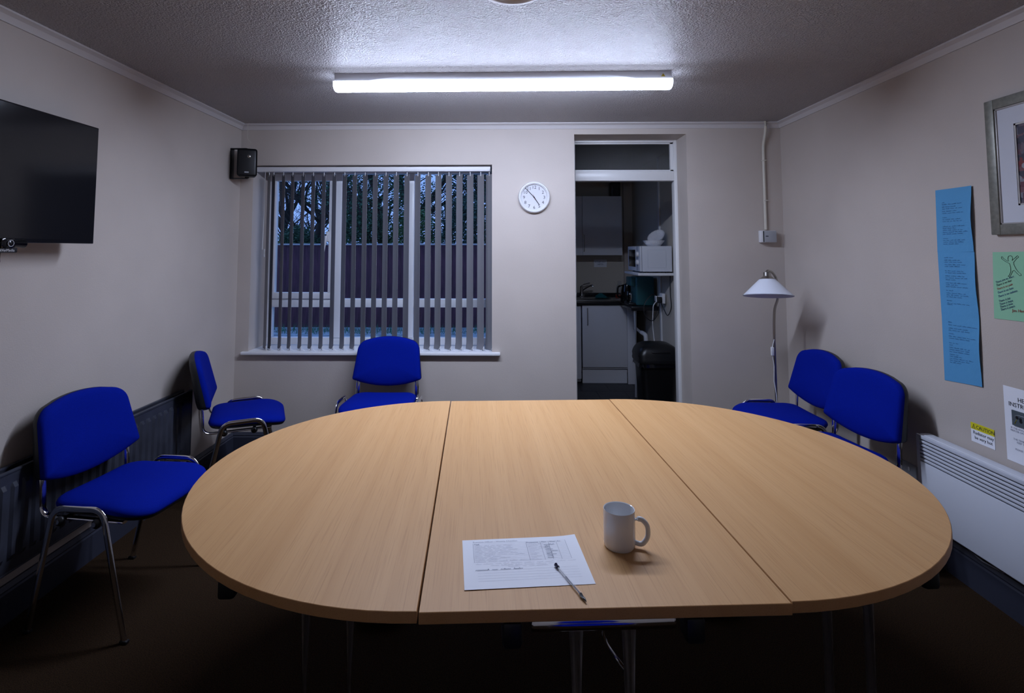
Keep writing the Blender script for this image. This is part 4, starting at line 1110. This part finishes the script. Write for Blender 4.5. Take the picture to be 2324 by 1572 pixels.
# black speaker box above the cabinet
e0_, e1_ = ck_(1387, 413, yu + .05), ck_(1408, 443, yu + .05)
ef = thing('cabinet_speaker', 'black box with round grilles standing on the kitchen wall cabinet', 'speaker', (0, 0, 0))
box('box', (e0_.x, yu + .05, uz1 - .001), (e1_.x, yu + .2, e0_.z), 'black_plastic', ef, .003)
for k in (.3, .72):
    bm = bm_new(); add_lathe(bm, [(.036, 0), (.040, .004), (.034, .003), (.012, -.001 + .002), (0, .003)], 24, Matrix.Translation(((e0_.x + e1_.x) / 2, yu + .0495, uz1 + (e0_.z - uz1) * k)) @ Matrix.Rotation(R(90), 4, 'X')); obj('grille', bm, 'shell', ef, 50)
# switch notice
n0, n1 = ck_(1348, 589, KY1), ck_(1377, 606, KY1)
no = thing('switch_notice', 'small white notice on the kitchen wall under the cabinet', 'notice', (0, 0, 0))
box('sheet', (n0.x, KY1 - .002, n1.z), (n1.x, KY1 - .0005, n0.z), 'paper', no)
for s, k in (('KITCHEN LIGHT', .36), ('SWITCH', .68)): text('printed_line', s, .026, 'ink_blue', no, surf(((n0.x + n1.x) / 2, KY1 - .0026, n0.z + (n1.z - n0.z) * k - .004), (1, 0, 0), (0, 0, 1)), 'CENTER', sx=.72)
# microwave shelf and microwave
my0, my1 = 5.12, 5.60
mx0, mx1 = ck_(1452, 590, my0).x, ck_(1525.5, 590, my0).x
mzt, mzb = ck_(1490, 558, my0).z, ck_(1490, 616.5, my0).z
sz_t = mzb - .012
ms = thing('microwave_shelf', 'white shelf on the kitchen wall carrying the microwave', 'shelf', (0, 0, 0))
box('board', (mx0 - .03, my0 - .05, sz_t - .022), (KX1 - .001, my1 + .04, sz_t), 'white_plastic', ms, .002)
for y in (my0 + .06, my1 - .06): box('bracket', (mx0 + .06, y - .012, sz_t - .028), (KX1 - .001, y + .012, sz_t - .0225), 'white_plastic', ms)
mw = thing('microwave', 'white microwave oven on the kitchen shelf, seen from its side', 'microwave', (0, 0, 0))
bm = bm_new(); add_box(bm, (mx0 + .022, my0, mzb), (mx1, my1, mzt), .006); obj('casing', bm, 'heater_white', mw)
bm = bm_new(); add_box(bm, (mx0 + .075, my0 - .004, mzb + .035), (mx1 - .055, my0 + .001, mzt - .035), .0035, 3); obj('side_panel', bm, 'heater_white', mw)
df_ = box('door', (mx0, my0 + .135, mzb + .002), (mx0 + .020, my1, mzt - .002), 'heater_white', mw, .004)
box('door_window', (mx0 - .0015, my0 + .17, mzb + .04), (mx0 + .001, my1 - .04, mzt - .035), 'black_gloss', df_, .001)
cpn = box('control_panel', (mx0, my0, mzb + .002), (mx0 + .020, my0 + .133, mzt - .002), 'heater_white', mw, .004)
for z in (.36, .68):
    bm = bm_new(); add_lathe(bm, [(0, .022), (.022, .022), (.026, .0), (0, 0)], 20, Matrix.Translation((mx0, my0 + .065, mzb + (mzt - mzb) * z)) @ Matrix.Rotation(R(-90), 4, 'Y')); obj('dial', bm, 'white_plastic', cpn, 40)
for x in (mx0 + .05, mx1 - .04):
    for y in (my0 + .04, my1 - .04): box('foot', (x - .012, y - .012, sz_t), (x + .012, y + .012, mzb), 'black_plastic', mw)
# coffee filters in a clear bag
fc = Vector((ck_(1484, 550, my0 + .14).x, my0 + .15, mzt))
def fluted(name, r0, r1, hh, mtx, n=72):
    bm = bm_new(); rings = []
    for z, r, amp in ((0, 0, 0), (0, r0, 0), (hh * .35, r0 + (r1 - r0) * .4, .003), (hh, r1, .006)):
        if r == 0: continue
        rings.append([mtx @ Vector(((r + amp * (1 if k % 2 else -1)) * cos(2 * pi * k / n), (r + amp * (1 if k % 2 else -1)) * sin(2 * pi * k / n), z)) for k in range(n)])
    vsx = [[bm.verts.new(p) for p in r] for r in rings]
    for a, b in zip(vsx, vsx[1:]):
        for k in range(n): bm.faces.new((a[k], a[(k + 1) % n], b[(k + 1) % n], b[k]))
    bm.faces.new(vsx[0])
    o = obj(name, bm, 'filter_paper', None, 20)
    so_ = o.modifiers.new('thick', 'SOLIDIFY'); so_.thickness = .0015
    return o
tag(fluted('coffee_filters', .058, .098, .052, Matrix.Translation((fc.x, fc.y, mzt + .001))), 'stack of fluted white coffee filters sitting on the microwave', 'coffee filters', 'coffee filters on the microwave')
tag(fluted('coffee_filters', .045, .085, .05, Matrix.Translation((fc.x + .045, fc.y + .01, mzt + .062)) @ Matrix.Rotation(R(-38), 4, 'Y') @ Matrix.Rotation(R(28), 4, 'X')), 'fluted white coffee filter tilted on top of the other filters', 'coffee filters', 'coffee filters on the microwave')
bm = bm_new(); bmesh.ops.create_icosphere(bm, subdivisions=3, radius=.042); rc = random.Random(9)
for v in bm.verts: v.co *= rc.uniform(.82, 1.1); v.co.z *= .7
bag = obj('plastic_bag', bm, 'clear_plastic', None, 0); bag.location = (fc.x - .125, fc.y - .03, mzt + .034); tag(bag, 'crumpled clear plastic bag beside the coffee filters', 'bag')
# teal coffee machine, black kettle
ky = 5.70
t0_, t1_ = ck_(1437, 660, ky), ck_(1491, 660, ky)
cm = thing('coffee_machine', 'teal boxy coffee machine on the worktop under the shelf', 'coffee machine', (0, 0, 0))
ctz = ck_(1460, 628, ky).z
bm = bm_new(); add_box(bm, (t0_.x + .03, ky, wz + .001), (min(t1_.x, KX1 - .03), ky + .26, ctz), .02, 3); obj('body', bm, 'teal_plastic', cm)
bm = bm_new(); add_box(bm, (t0_.x - .02, ky + .02, wz + .20), (t0_.x + .035, ky + .24, ctz - .005), .012, 3); obj('brew_head', bm, 'teal_plastic', cm)
bm = bm_new(); add_box(bm, (t0_.x - .045, ky + .02, wz + .001), (t0_.x + .035, ky + .24, wz + .025), .006); obj('drip_tray', bm, 'black_plastic', cm)
bm = bm_new(); add_lathe(bm, [(0, .026), (.045, .026), (.052, .06), (.045, .12), (.036, .14), (.034, .14), (.042, .12), (.048, .06), (.042, .03), (0, .03)], 24, Matrix.Translation((t0_.x - .005, ky + .13, wz))); obj('glass_pot', bm, 'clear_plastic', cm, 50)
tube('pot_handle', bend([(t0_.x - .005, ky + .085, wz + .13), (t0_.x - .01, ky + .05, wz + .12), (t0_.x - .01, ky + .05, wz + .05), (t0_.x - .005, ky + .085, wz + .05)], .015), .006, 'chrome', cm, 8)
kt = thing('kettle', 'black kettle behind the coffee machine', 'kettle', (ck_(1424, 670, 6.12).x, 6.12, wz + .001))
bm = bm_new(); add_lathe(bm, [(0, 0), (.075, 0), (.078, .02), (.070, .12), (.055, .19), (.02, .2), (.012, .215), (0, .215)], 28); obj('body', bm, 'black_gloss', kt, 40)
tube('handle', bend([(-.055, -.01, .18), (-.11, -.02, .17), (-.115, -.02, .06), (-.072, -.012, .05)], .03), .010, 'black_gloss', kt, 8)
tube('spout', [(.05, .01, .15), (.09, .015, .19)], .014, 'black_gloss', kt, 8)
# trunking, socket, plugs, cables
tk_y = KX1 * 5.63 / 1.81
ty_ = 5.55
trk = thing('cable_trunking', 'white vertical cable trunking on the kitchen right wall', 'trunking', (0, 0, 0))
dtr = ray(1500, 600); ty_ = KX1 / dtr.x * dtr.y
box('channel', (KX1 - .018, ty_ - .02, .10), (KX1 - .001, ty_ + .02, H - .002), 'white_plastic', trk, .002)
sk2 = onX(1507, 676, KX1 - .02)
kso = thing('kitchen_socket', 'white kitchen wall socket beside the coffee machine', 'socket', (0, 0, 0))
box('plate', (KX1 - .05, sk2.y - .045, sk2.z - .05), (KX1 - .019, sk2.y + .075, sk2.z + .045), 'white_plastic', kso, .004)
kp = thing('plug_adapter', 'white plug adapter with black plugs in the kitchen socket', 'plug', (0, 0, 0))
pz = sk2.z; py = sk2.y; pxx = KX1 - .05
box('adapter', (pxx - .055, py - .03, pz - .035), (pxx - .001, py + .03, pz + .02), 'white_plastic', kp, .004)
for s in (-1, 1):
    bm = bm_new(); add_box(bm, (pxx - .05 , py + s * .031, pz - .045), (pxx - .005, py + s * .065, pz + .015), .008); obj('plug', bm, 'black_plastic', kp)
tube('black_cable', bend([(pxx - .03, py - .06, pz), (pxx - .10, py - .10, pz + .06), (pxx - .20, py - .12, pz - .04), (pxx - .20, py - .13, pz - .16), (pxx - .12, py - .13, pz - .22), (pxx - .06, py - .12, pz - .12), (pxx - .03, py - .06, pz - .04)], .06, 6), .004, 'black_plastic', kp, 6)
tube('black_cable', bend([(KX1 - .012, my0 + .1, sz_t - .03), (KX1 - .015, my0 + .1, pz + .05), (KX1 - .008, py - .20, pz - .08), (KX1 - .03, py - .14, pz - .17), (pxx + .01, py - .055, pz - .10), (pxx - .02, py - .05, pz - .03)], .06, 6), .004, 'black_plastic', kp, 6)
pw = onX(1477, 770, KX1 - .08)
tube('white_cable', bend([(pxx - .04, py - .032, pz - .02), (pxx - .09, py - .05, pz - .06), (pxx - .10, py - .05, pz - .25), (pxx - .085, py - .05, pw.z + .03)], .04, 6), .0045, 'white_plastic', kp, 6)
box('hanging_plug', (pxx - .112, py - .075, pw.z - .02), (pxx - .058, py - .025, pw.z + .03), 'white_plastic', kp, .006)
# waste pipe
wp = onX(1460, 762, KX1 - .12)
pp = thing('waste_pipe', 'white plastic waste pipe elbow under the worktop', 'pipe', (0, 0, 0))
yp = 5.75; wpx = ck_(1462, 765, yp).x; wpz = ck_(1462, 757, yp).z
tube('pipe', bend([(wpx + .0, yp + .38, wpz), (wpx - .005, yp + .05, wpz), (wpx + .015, yp, wpz - .01), (wpx + .02, yp, wpz - .10), (wpx + .02, yp, 0)], .06, 6), .022, 'white_plastic', pp, 14)
bm = bm_new(); add_lathe(bm, [(.022, 0), (.030, 0), (.030, .03), (.022, .03)], 18, Matrix.Translation((wpx + .02, yp, wpz - .14))); obj('collar', bm, 'white_plastic', pp, 40)
# bin
by_ = 4.84
b0_, b1_ = ck_(1447, 850, by_), ck_(1530, 850, by_)
bw = (b1_.x - b0_.x); bcx = (b0_.x + b1_.x) / 2
bz = ck_(1490, 822, by_ - .1).z
bn = thing('rubbish_bin', 'black plastic bin with a domed lid and bag edge in the doorway', 'bin', (bcx, by_, 0))
def rr_(w, d, z, r=.05, n=6):
    o = []
    for cx, cy, a0 in ((w - r, d - r, 0), (-w + r, d - r, 90), (-w + r, -d + r, 180), (w - r, -d + r, 270)):
        for k in range(n + 1):
            a = R(a0 + 90 * k / n); o.append((cx + r * cos(a), cy + r * sin(a), z))
    return o
hw = bw / 2
bm = bm_new(); add_rings(bm, [rr_(hw * .80, .115, 0), rr_(hw * .82, .12, .01), rr_(hw * .98, .145, bz - .01), rr_(hw * 1.0, .15, bz)]); obj('body', bm, 'bin', bn, 40)
bm = bm_new(); ringsl = [rr_(hw * 1.10, .165, bz - .005, .055), rr_(hw * 1.12, .17, bz + .01, .055), rr_(hw * 1.10, .165, bz + .03, .055)]
for k in range(1, 9):
    a = R(90 * k / 8.6); ringsl.append(rr_(hw * 1.06 * cos(a) ** .55 + .012, .15 * cos(a) ** .55 + .012, bz + .03 + .125 * sin(a), min(.055, .05 * cos(a) ** .5 + .008)))
add_rings(bm, ringsl); obj('lid', bm, 'bin', bn, 40)
bm = bm_new(); add_box(bm, (-hw * .45, -.155, bz + .07), (hw * .55, -.128, bz + .10), .008, 3, Matrix.Rotation(R(0), 4, 'X')); obj('lid_flap_ridge', bm, 'bin', bn, 40)
bm = bm_new(); rc = random.Random(4); rg = rr_(hw * 1.06, .158, 0, .05, 8); A, B = [], []
for (x, y, z) in rg:
    A.append(bm.verts.new((x, y, bz - .004))); s = 1 + rc.uniform(.0, .035); B.append(bm.verts.new((x * s, y * s, bz - .028 - rc.uniform(0, .022))))
for k in range(len(A)): bm.faces.new((A[k], A[(k + 1) % len(A)], B[(k + 1) % len(A)], B[k]))
lin = obj('bag_edge', bm, 'black_gloss', bn, 0); so_ = lin.modifiers.new('thick', 'SOLIDIFY'); so_.thickness = .001

# ================================================================== OUTSIDE
YFN = 10.6
gz0 = onY(900, 745, YFN).z
struct(box('ground_outside', (-30, YB + T + .02, -.6), (KX0 - .12, 40, gz0 - .02), 'ground'), 'pale ground outside the window', 'ground')
struct(box('ground_outside_far', (KX0 - .12, KY1 + .12, -.6), (14, 40, gz0 - .02), 'ground'), 'pale ground behind the kitchen', 'ground')
ftz = onY(900, 556, YFN).z
fn = thing('garden_fence', 'dark maroon close-boarded garden fence with a pale capping rail', 'fence', (0, 0, 0))
bwid = .125; fm = None; rc = random.Random(2); k = 0; x = -8.0
while x < 3.2:
    if fm is None:
        bm = bm_new(); hgt = ftz - gz0
        add_prism(bm, [(0, 0), (bwid + .012, .010), (bwid + .012, .016), (0, .022)], 0, hgt); bd = obj('board', bm, 'fence_wood', fn, 0); fm = bd.data
    else: bd = bpy.data.objects.new('board', fm); COL.objects.link(bd); bd.parent = fn
    bd.location = (x, YFN + rc.uniform(-.004, .004), gz0); bd.rotation_euler = (0, 0, R(rc.uniform(-2.5, 1)))
    x += bwid
box('capping_rail', (-8.05, YFN - .03, ftz), (3.3, YFN + .06, ftz + .03), 'fence_rail', fn)
for z in (gz0 + .25, ftz - .25): box('back_rail', (-8.05, YFN + .024, z - .04), (3.3, YFN + .07, z + .04), 'fence_wood', fn)
tag(box('gravel_board', (-8.05, YFN - .045, gz0 - .20), (3.3, YFN - .012, gz0 + .02), 'concrete'), 'pale concrete gravel board along the foot of the fence', 'gravel board')
# grass tufts at the foot of the fence
def tufts(name, n, x0, x1, y0, y1, z, h, seed, label):
    rc = random.Random(seed); V, Fc = [], []
    for i in range(n):
        x, y = rc.uniform(x0, x1), rc.uniform(y0, y1); hh = h * rc.uniform(.4, 1); a = rc.uniform(0, 2 * pi); lx_, ly_ = rc.uniform(-.5, .5) * hh, rc.uniform(-.5, .5) * hh
        b = len(V); dx_, dy_ = .006 * cos(a), .006 * sin(a)
        V += [(x - dx_, y - dy_, z), (x + dx_, y + dy_, z), (x + lx_, y + ly_, z + hh)]; Fc.append((b, b + 1, b + 2))
    me = bpy.data.meshes.new(name); me.from_pydata(V, [], Fc); o = obj(name, me, 'grass'); return tag(o, label, 'grass', None, 'stuff')
tufts('grass', 1500, -7.5, 3, YFN - .6, YFN - .06, gz0 - .02, .16, 1, 'grass tufts growing along the foot of the fence')

def tree(name, label, base, height, seed, trunk_r, nb, leaves, leaf_mat, leaf_size, spread, levels=5, leaf_zone=(.25, 1.0)):
    rc = random.Random(seed); bm = bm_new(); tipsx = []; segs = []
    def grow(p, d, ln, r, lev):
        pts = [p]; n = 4 if lev < 3 else 3; q = p.copy(); dd = d.copy()
        for i in range(n):
            dd = (dd + Vector((rc.uniform(-.22, .22), rc.uniform(-.22, .22), rc.uniform(-.04, .16)))).normalized(); q = q + dd * (ln / n); pts.append(q.copy())
        add_tube(bm, pts, [r * (1 - .55 * i / n) for i in range(n + 1)], 6 if lev < 2 else (4 if lev < 3 else 3), cap=False)
        segs.append((pts, lev))
        if lev >= levels: return
        cnt = nb if lev == 0 else rc.randint(3, 4)
        for k in range(cnt):
            i = rc.randint(1, n); t = pts[i]
            a = rc.uniform(0, 2 * pi); e = rc.uniform(.2, 1.0)
            nd = (dd * .35 + Vector((cos(a) * spread, sin(a) * spread, e * .7))).normalized()
            grow(t, nd, ln * rc.uniform(.42, .68), r * (1 - .55 * i / n) * .62, lev + 1)
    root = thing(name, label, 'tree', base, 0, 'trees beyond the garden fence')
    grow(Vector((0, 0, 0)), Vector((rc.uniform(-.08, .08), rc.uniform(-.05, .05), 1)), height * .62, trunk_r, 0)
    obj('branches', bm, 'bark', root, 60)
    if leaves:
        V, Fc = [], []
        sg = [s for s in segs if s[1] >= 1]
        for i in range(leaves):
            pts, lev = rc.choice(sg); a = rc.choice(pts[1:]); p = a + Vector((rc.gauss(0, .16), rc.gauss(0, .16), rc.gauss(0, .16)))
            ax = Vector((rc.gauss(0, 1), rc.gauss(0, 1), rc.gauss(0, 1))).normalized(); x_, y_ = frame_axes(ax); s = leaf_size * rc.uniform(.6, 1.2)
            b = len(V); V += [p - x_ * s * .5, p + y_ * s * .28, p + x_ * s * .5, p - y_ * s * .28]; Fc.append((b, b + 1, b + 2, b + 3))
        me = bpy.data.meshes.new('foliage'); me.from_pydata(V, [], Fc); f = obj('foliage', me, leaf_mat, root); f['kind'] = 'stuff'
    return root
def shrub(name, label, base, rx, ry_, hh, n, leaf_mat, leaf_size, seed):
    rc = random.Random(seed); root = thing(name, label, 'shrub', base, 0, 'shrubs beyond the garden fence'); V, Fc = [], []
    for i in range(n):
        a = rc.uniform(0, 2 * pi); r = rc.random() ** .4; z = rc.random() ** .8
        rad_ = math.sqrt(max(.05, 1 - (z * 1.0) ** 3))
        p = Vector((rx * r * rad_ * cos(a), ry_ * r * rad_ * sin(a), hh * z)) + Vector((rc.gauss(0, .08), rc.gauss(0, .08), rc.gauss(0, .08)))
        p.z = max(.02, p.z)
        x_, y_ = frame_axes(Vector((rc.gauss(0, 1), rc.gauss(0, 1), rc.gauss(0, 1)))); s = leaf_size * rc.uniform(.6, 1.2)
        b = len(V); V += [p - x_ * s * .5, p + y_ * s * .3, p + x_ * s * .5, p - y_ * s * .3]; Fc.append((b, b + 1, b + 2, b + 3))
    me = bpy.data.meshes.new('foliage'); me.from_pydata(V, [], Fc); f = obj('foliage', me, leaf_mat, root); f['kind'] = 'stuff'
    bm = bm_new(); rc2 = random.Random(seed + 1)
    for k in range(5):
        a = rc2.uniform(0, 2 * pi); add_tube(bm, [(0.05 * cos(a), .05 * sin(a), 0), (rx * .3 * cos(a), ry_ * .3 * sin(a), hh * .5), (rx * .45 * cos(a), ry_ * .45 * sin(a), hh * .85)], [.04, .025, .01], 5)
    obj('stems', bm, 'bark', root, 60)
    return root
gz = gz0 - .02
tree('bare_tree', 'bare winter tree seen through the opening sash', (-5.6, 15.5, gz), 7.5, 11, .16, 10, 150, 'leaf_dark', .06, 1.0)
tree('bare_tree', 'bare winter tree with a forked trunk left of the first mullion', (-4.55, 14.2, gz), 7.0, 23, .13, 10, 120, 'leaf_dark', .07, .9)
tree('bare_tree', 'slim bare tree close to the first mullion', (-3.9, 16.5, gz), 7.5, 31, .14, 11, 900, 'leaf_dark', .07, .9)
tree('bare_tree', 'thin bare tree farthest left, behind the opening sash', (-6.9, 16.8, gz), 7.5, 91, .13, 12, 500, 'leaf_dark', .06, .9)
tree('bare_tree', 'bare tree with arching branches near the middle of the window', (-2.3, 15.0, gz), 7.5, 47, .15, 11, 900, 'leaf_dark', .07, 1.0)
tree('bare_tree', 'bare tree against the sky right of the second mullion', (-1.35, 16.5, gz), 7.5, 59, .14, 11, 400, 'leaf_dark', .07, 1.0)
tree('evergreen_tree', 'leafy evergreen tree in the middle of the window', (-3.05, 12.9, gz), 5.2, 67, .10, 16, 12000, 'leaf_mid', .065, .9, 4)
shrub('conifer', 'tall dark conifer beyond the fence at the right of the window', (-.35, 13.6, gz), 1.15, .9, 5.6, 26000, 'leaf_dark', .075, 71)
shrub('conifer', 'tall dark conifer far right, mostly behind the window edge', (1.2, 14.2, gz), 1.1, .9, 5.4, 14000, 'leaf_dark', .075, 72)
for k, (x, y, rx, hh, m_, lab) in enumerate(((-6.3, 12.6, 1.0, 1.9, 'leaf_dark', 'dark shrub behind the fence at the far left of the window'), (-4.7, 12.4, .9, 1.95, 'leaf_mid', 'green shrub behind the fence seen through the opening sash'), (-3.3, 12.0, .8, 2.4, 'leaf_mid', 'green shrub behind the fence under the evergreen tree'), (-2.0, 12.2, .9, 2.35, 'leaf_bright', 'bright green shrub behind the fence in the middle of the window'), (-.9, 12.1, .8, 2.6, 'leaf_dark', 'dark shrub behind the fence in front of the tall conifer'), (.6, 12.3, .9, 2.3, 'leaf_dark', 'dark shrub behind the fence at the right edge of the window'))):
    shrub('shrub', lab, (x, y, gz), rx, .6, hh, 11000, m_, .06, 80 + k)
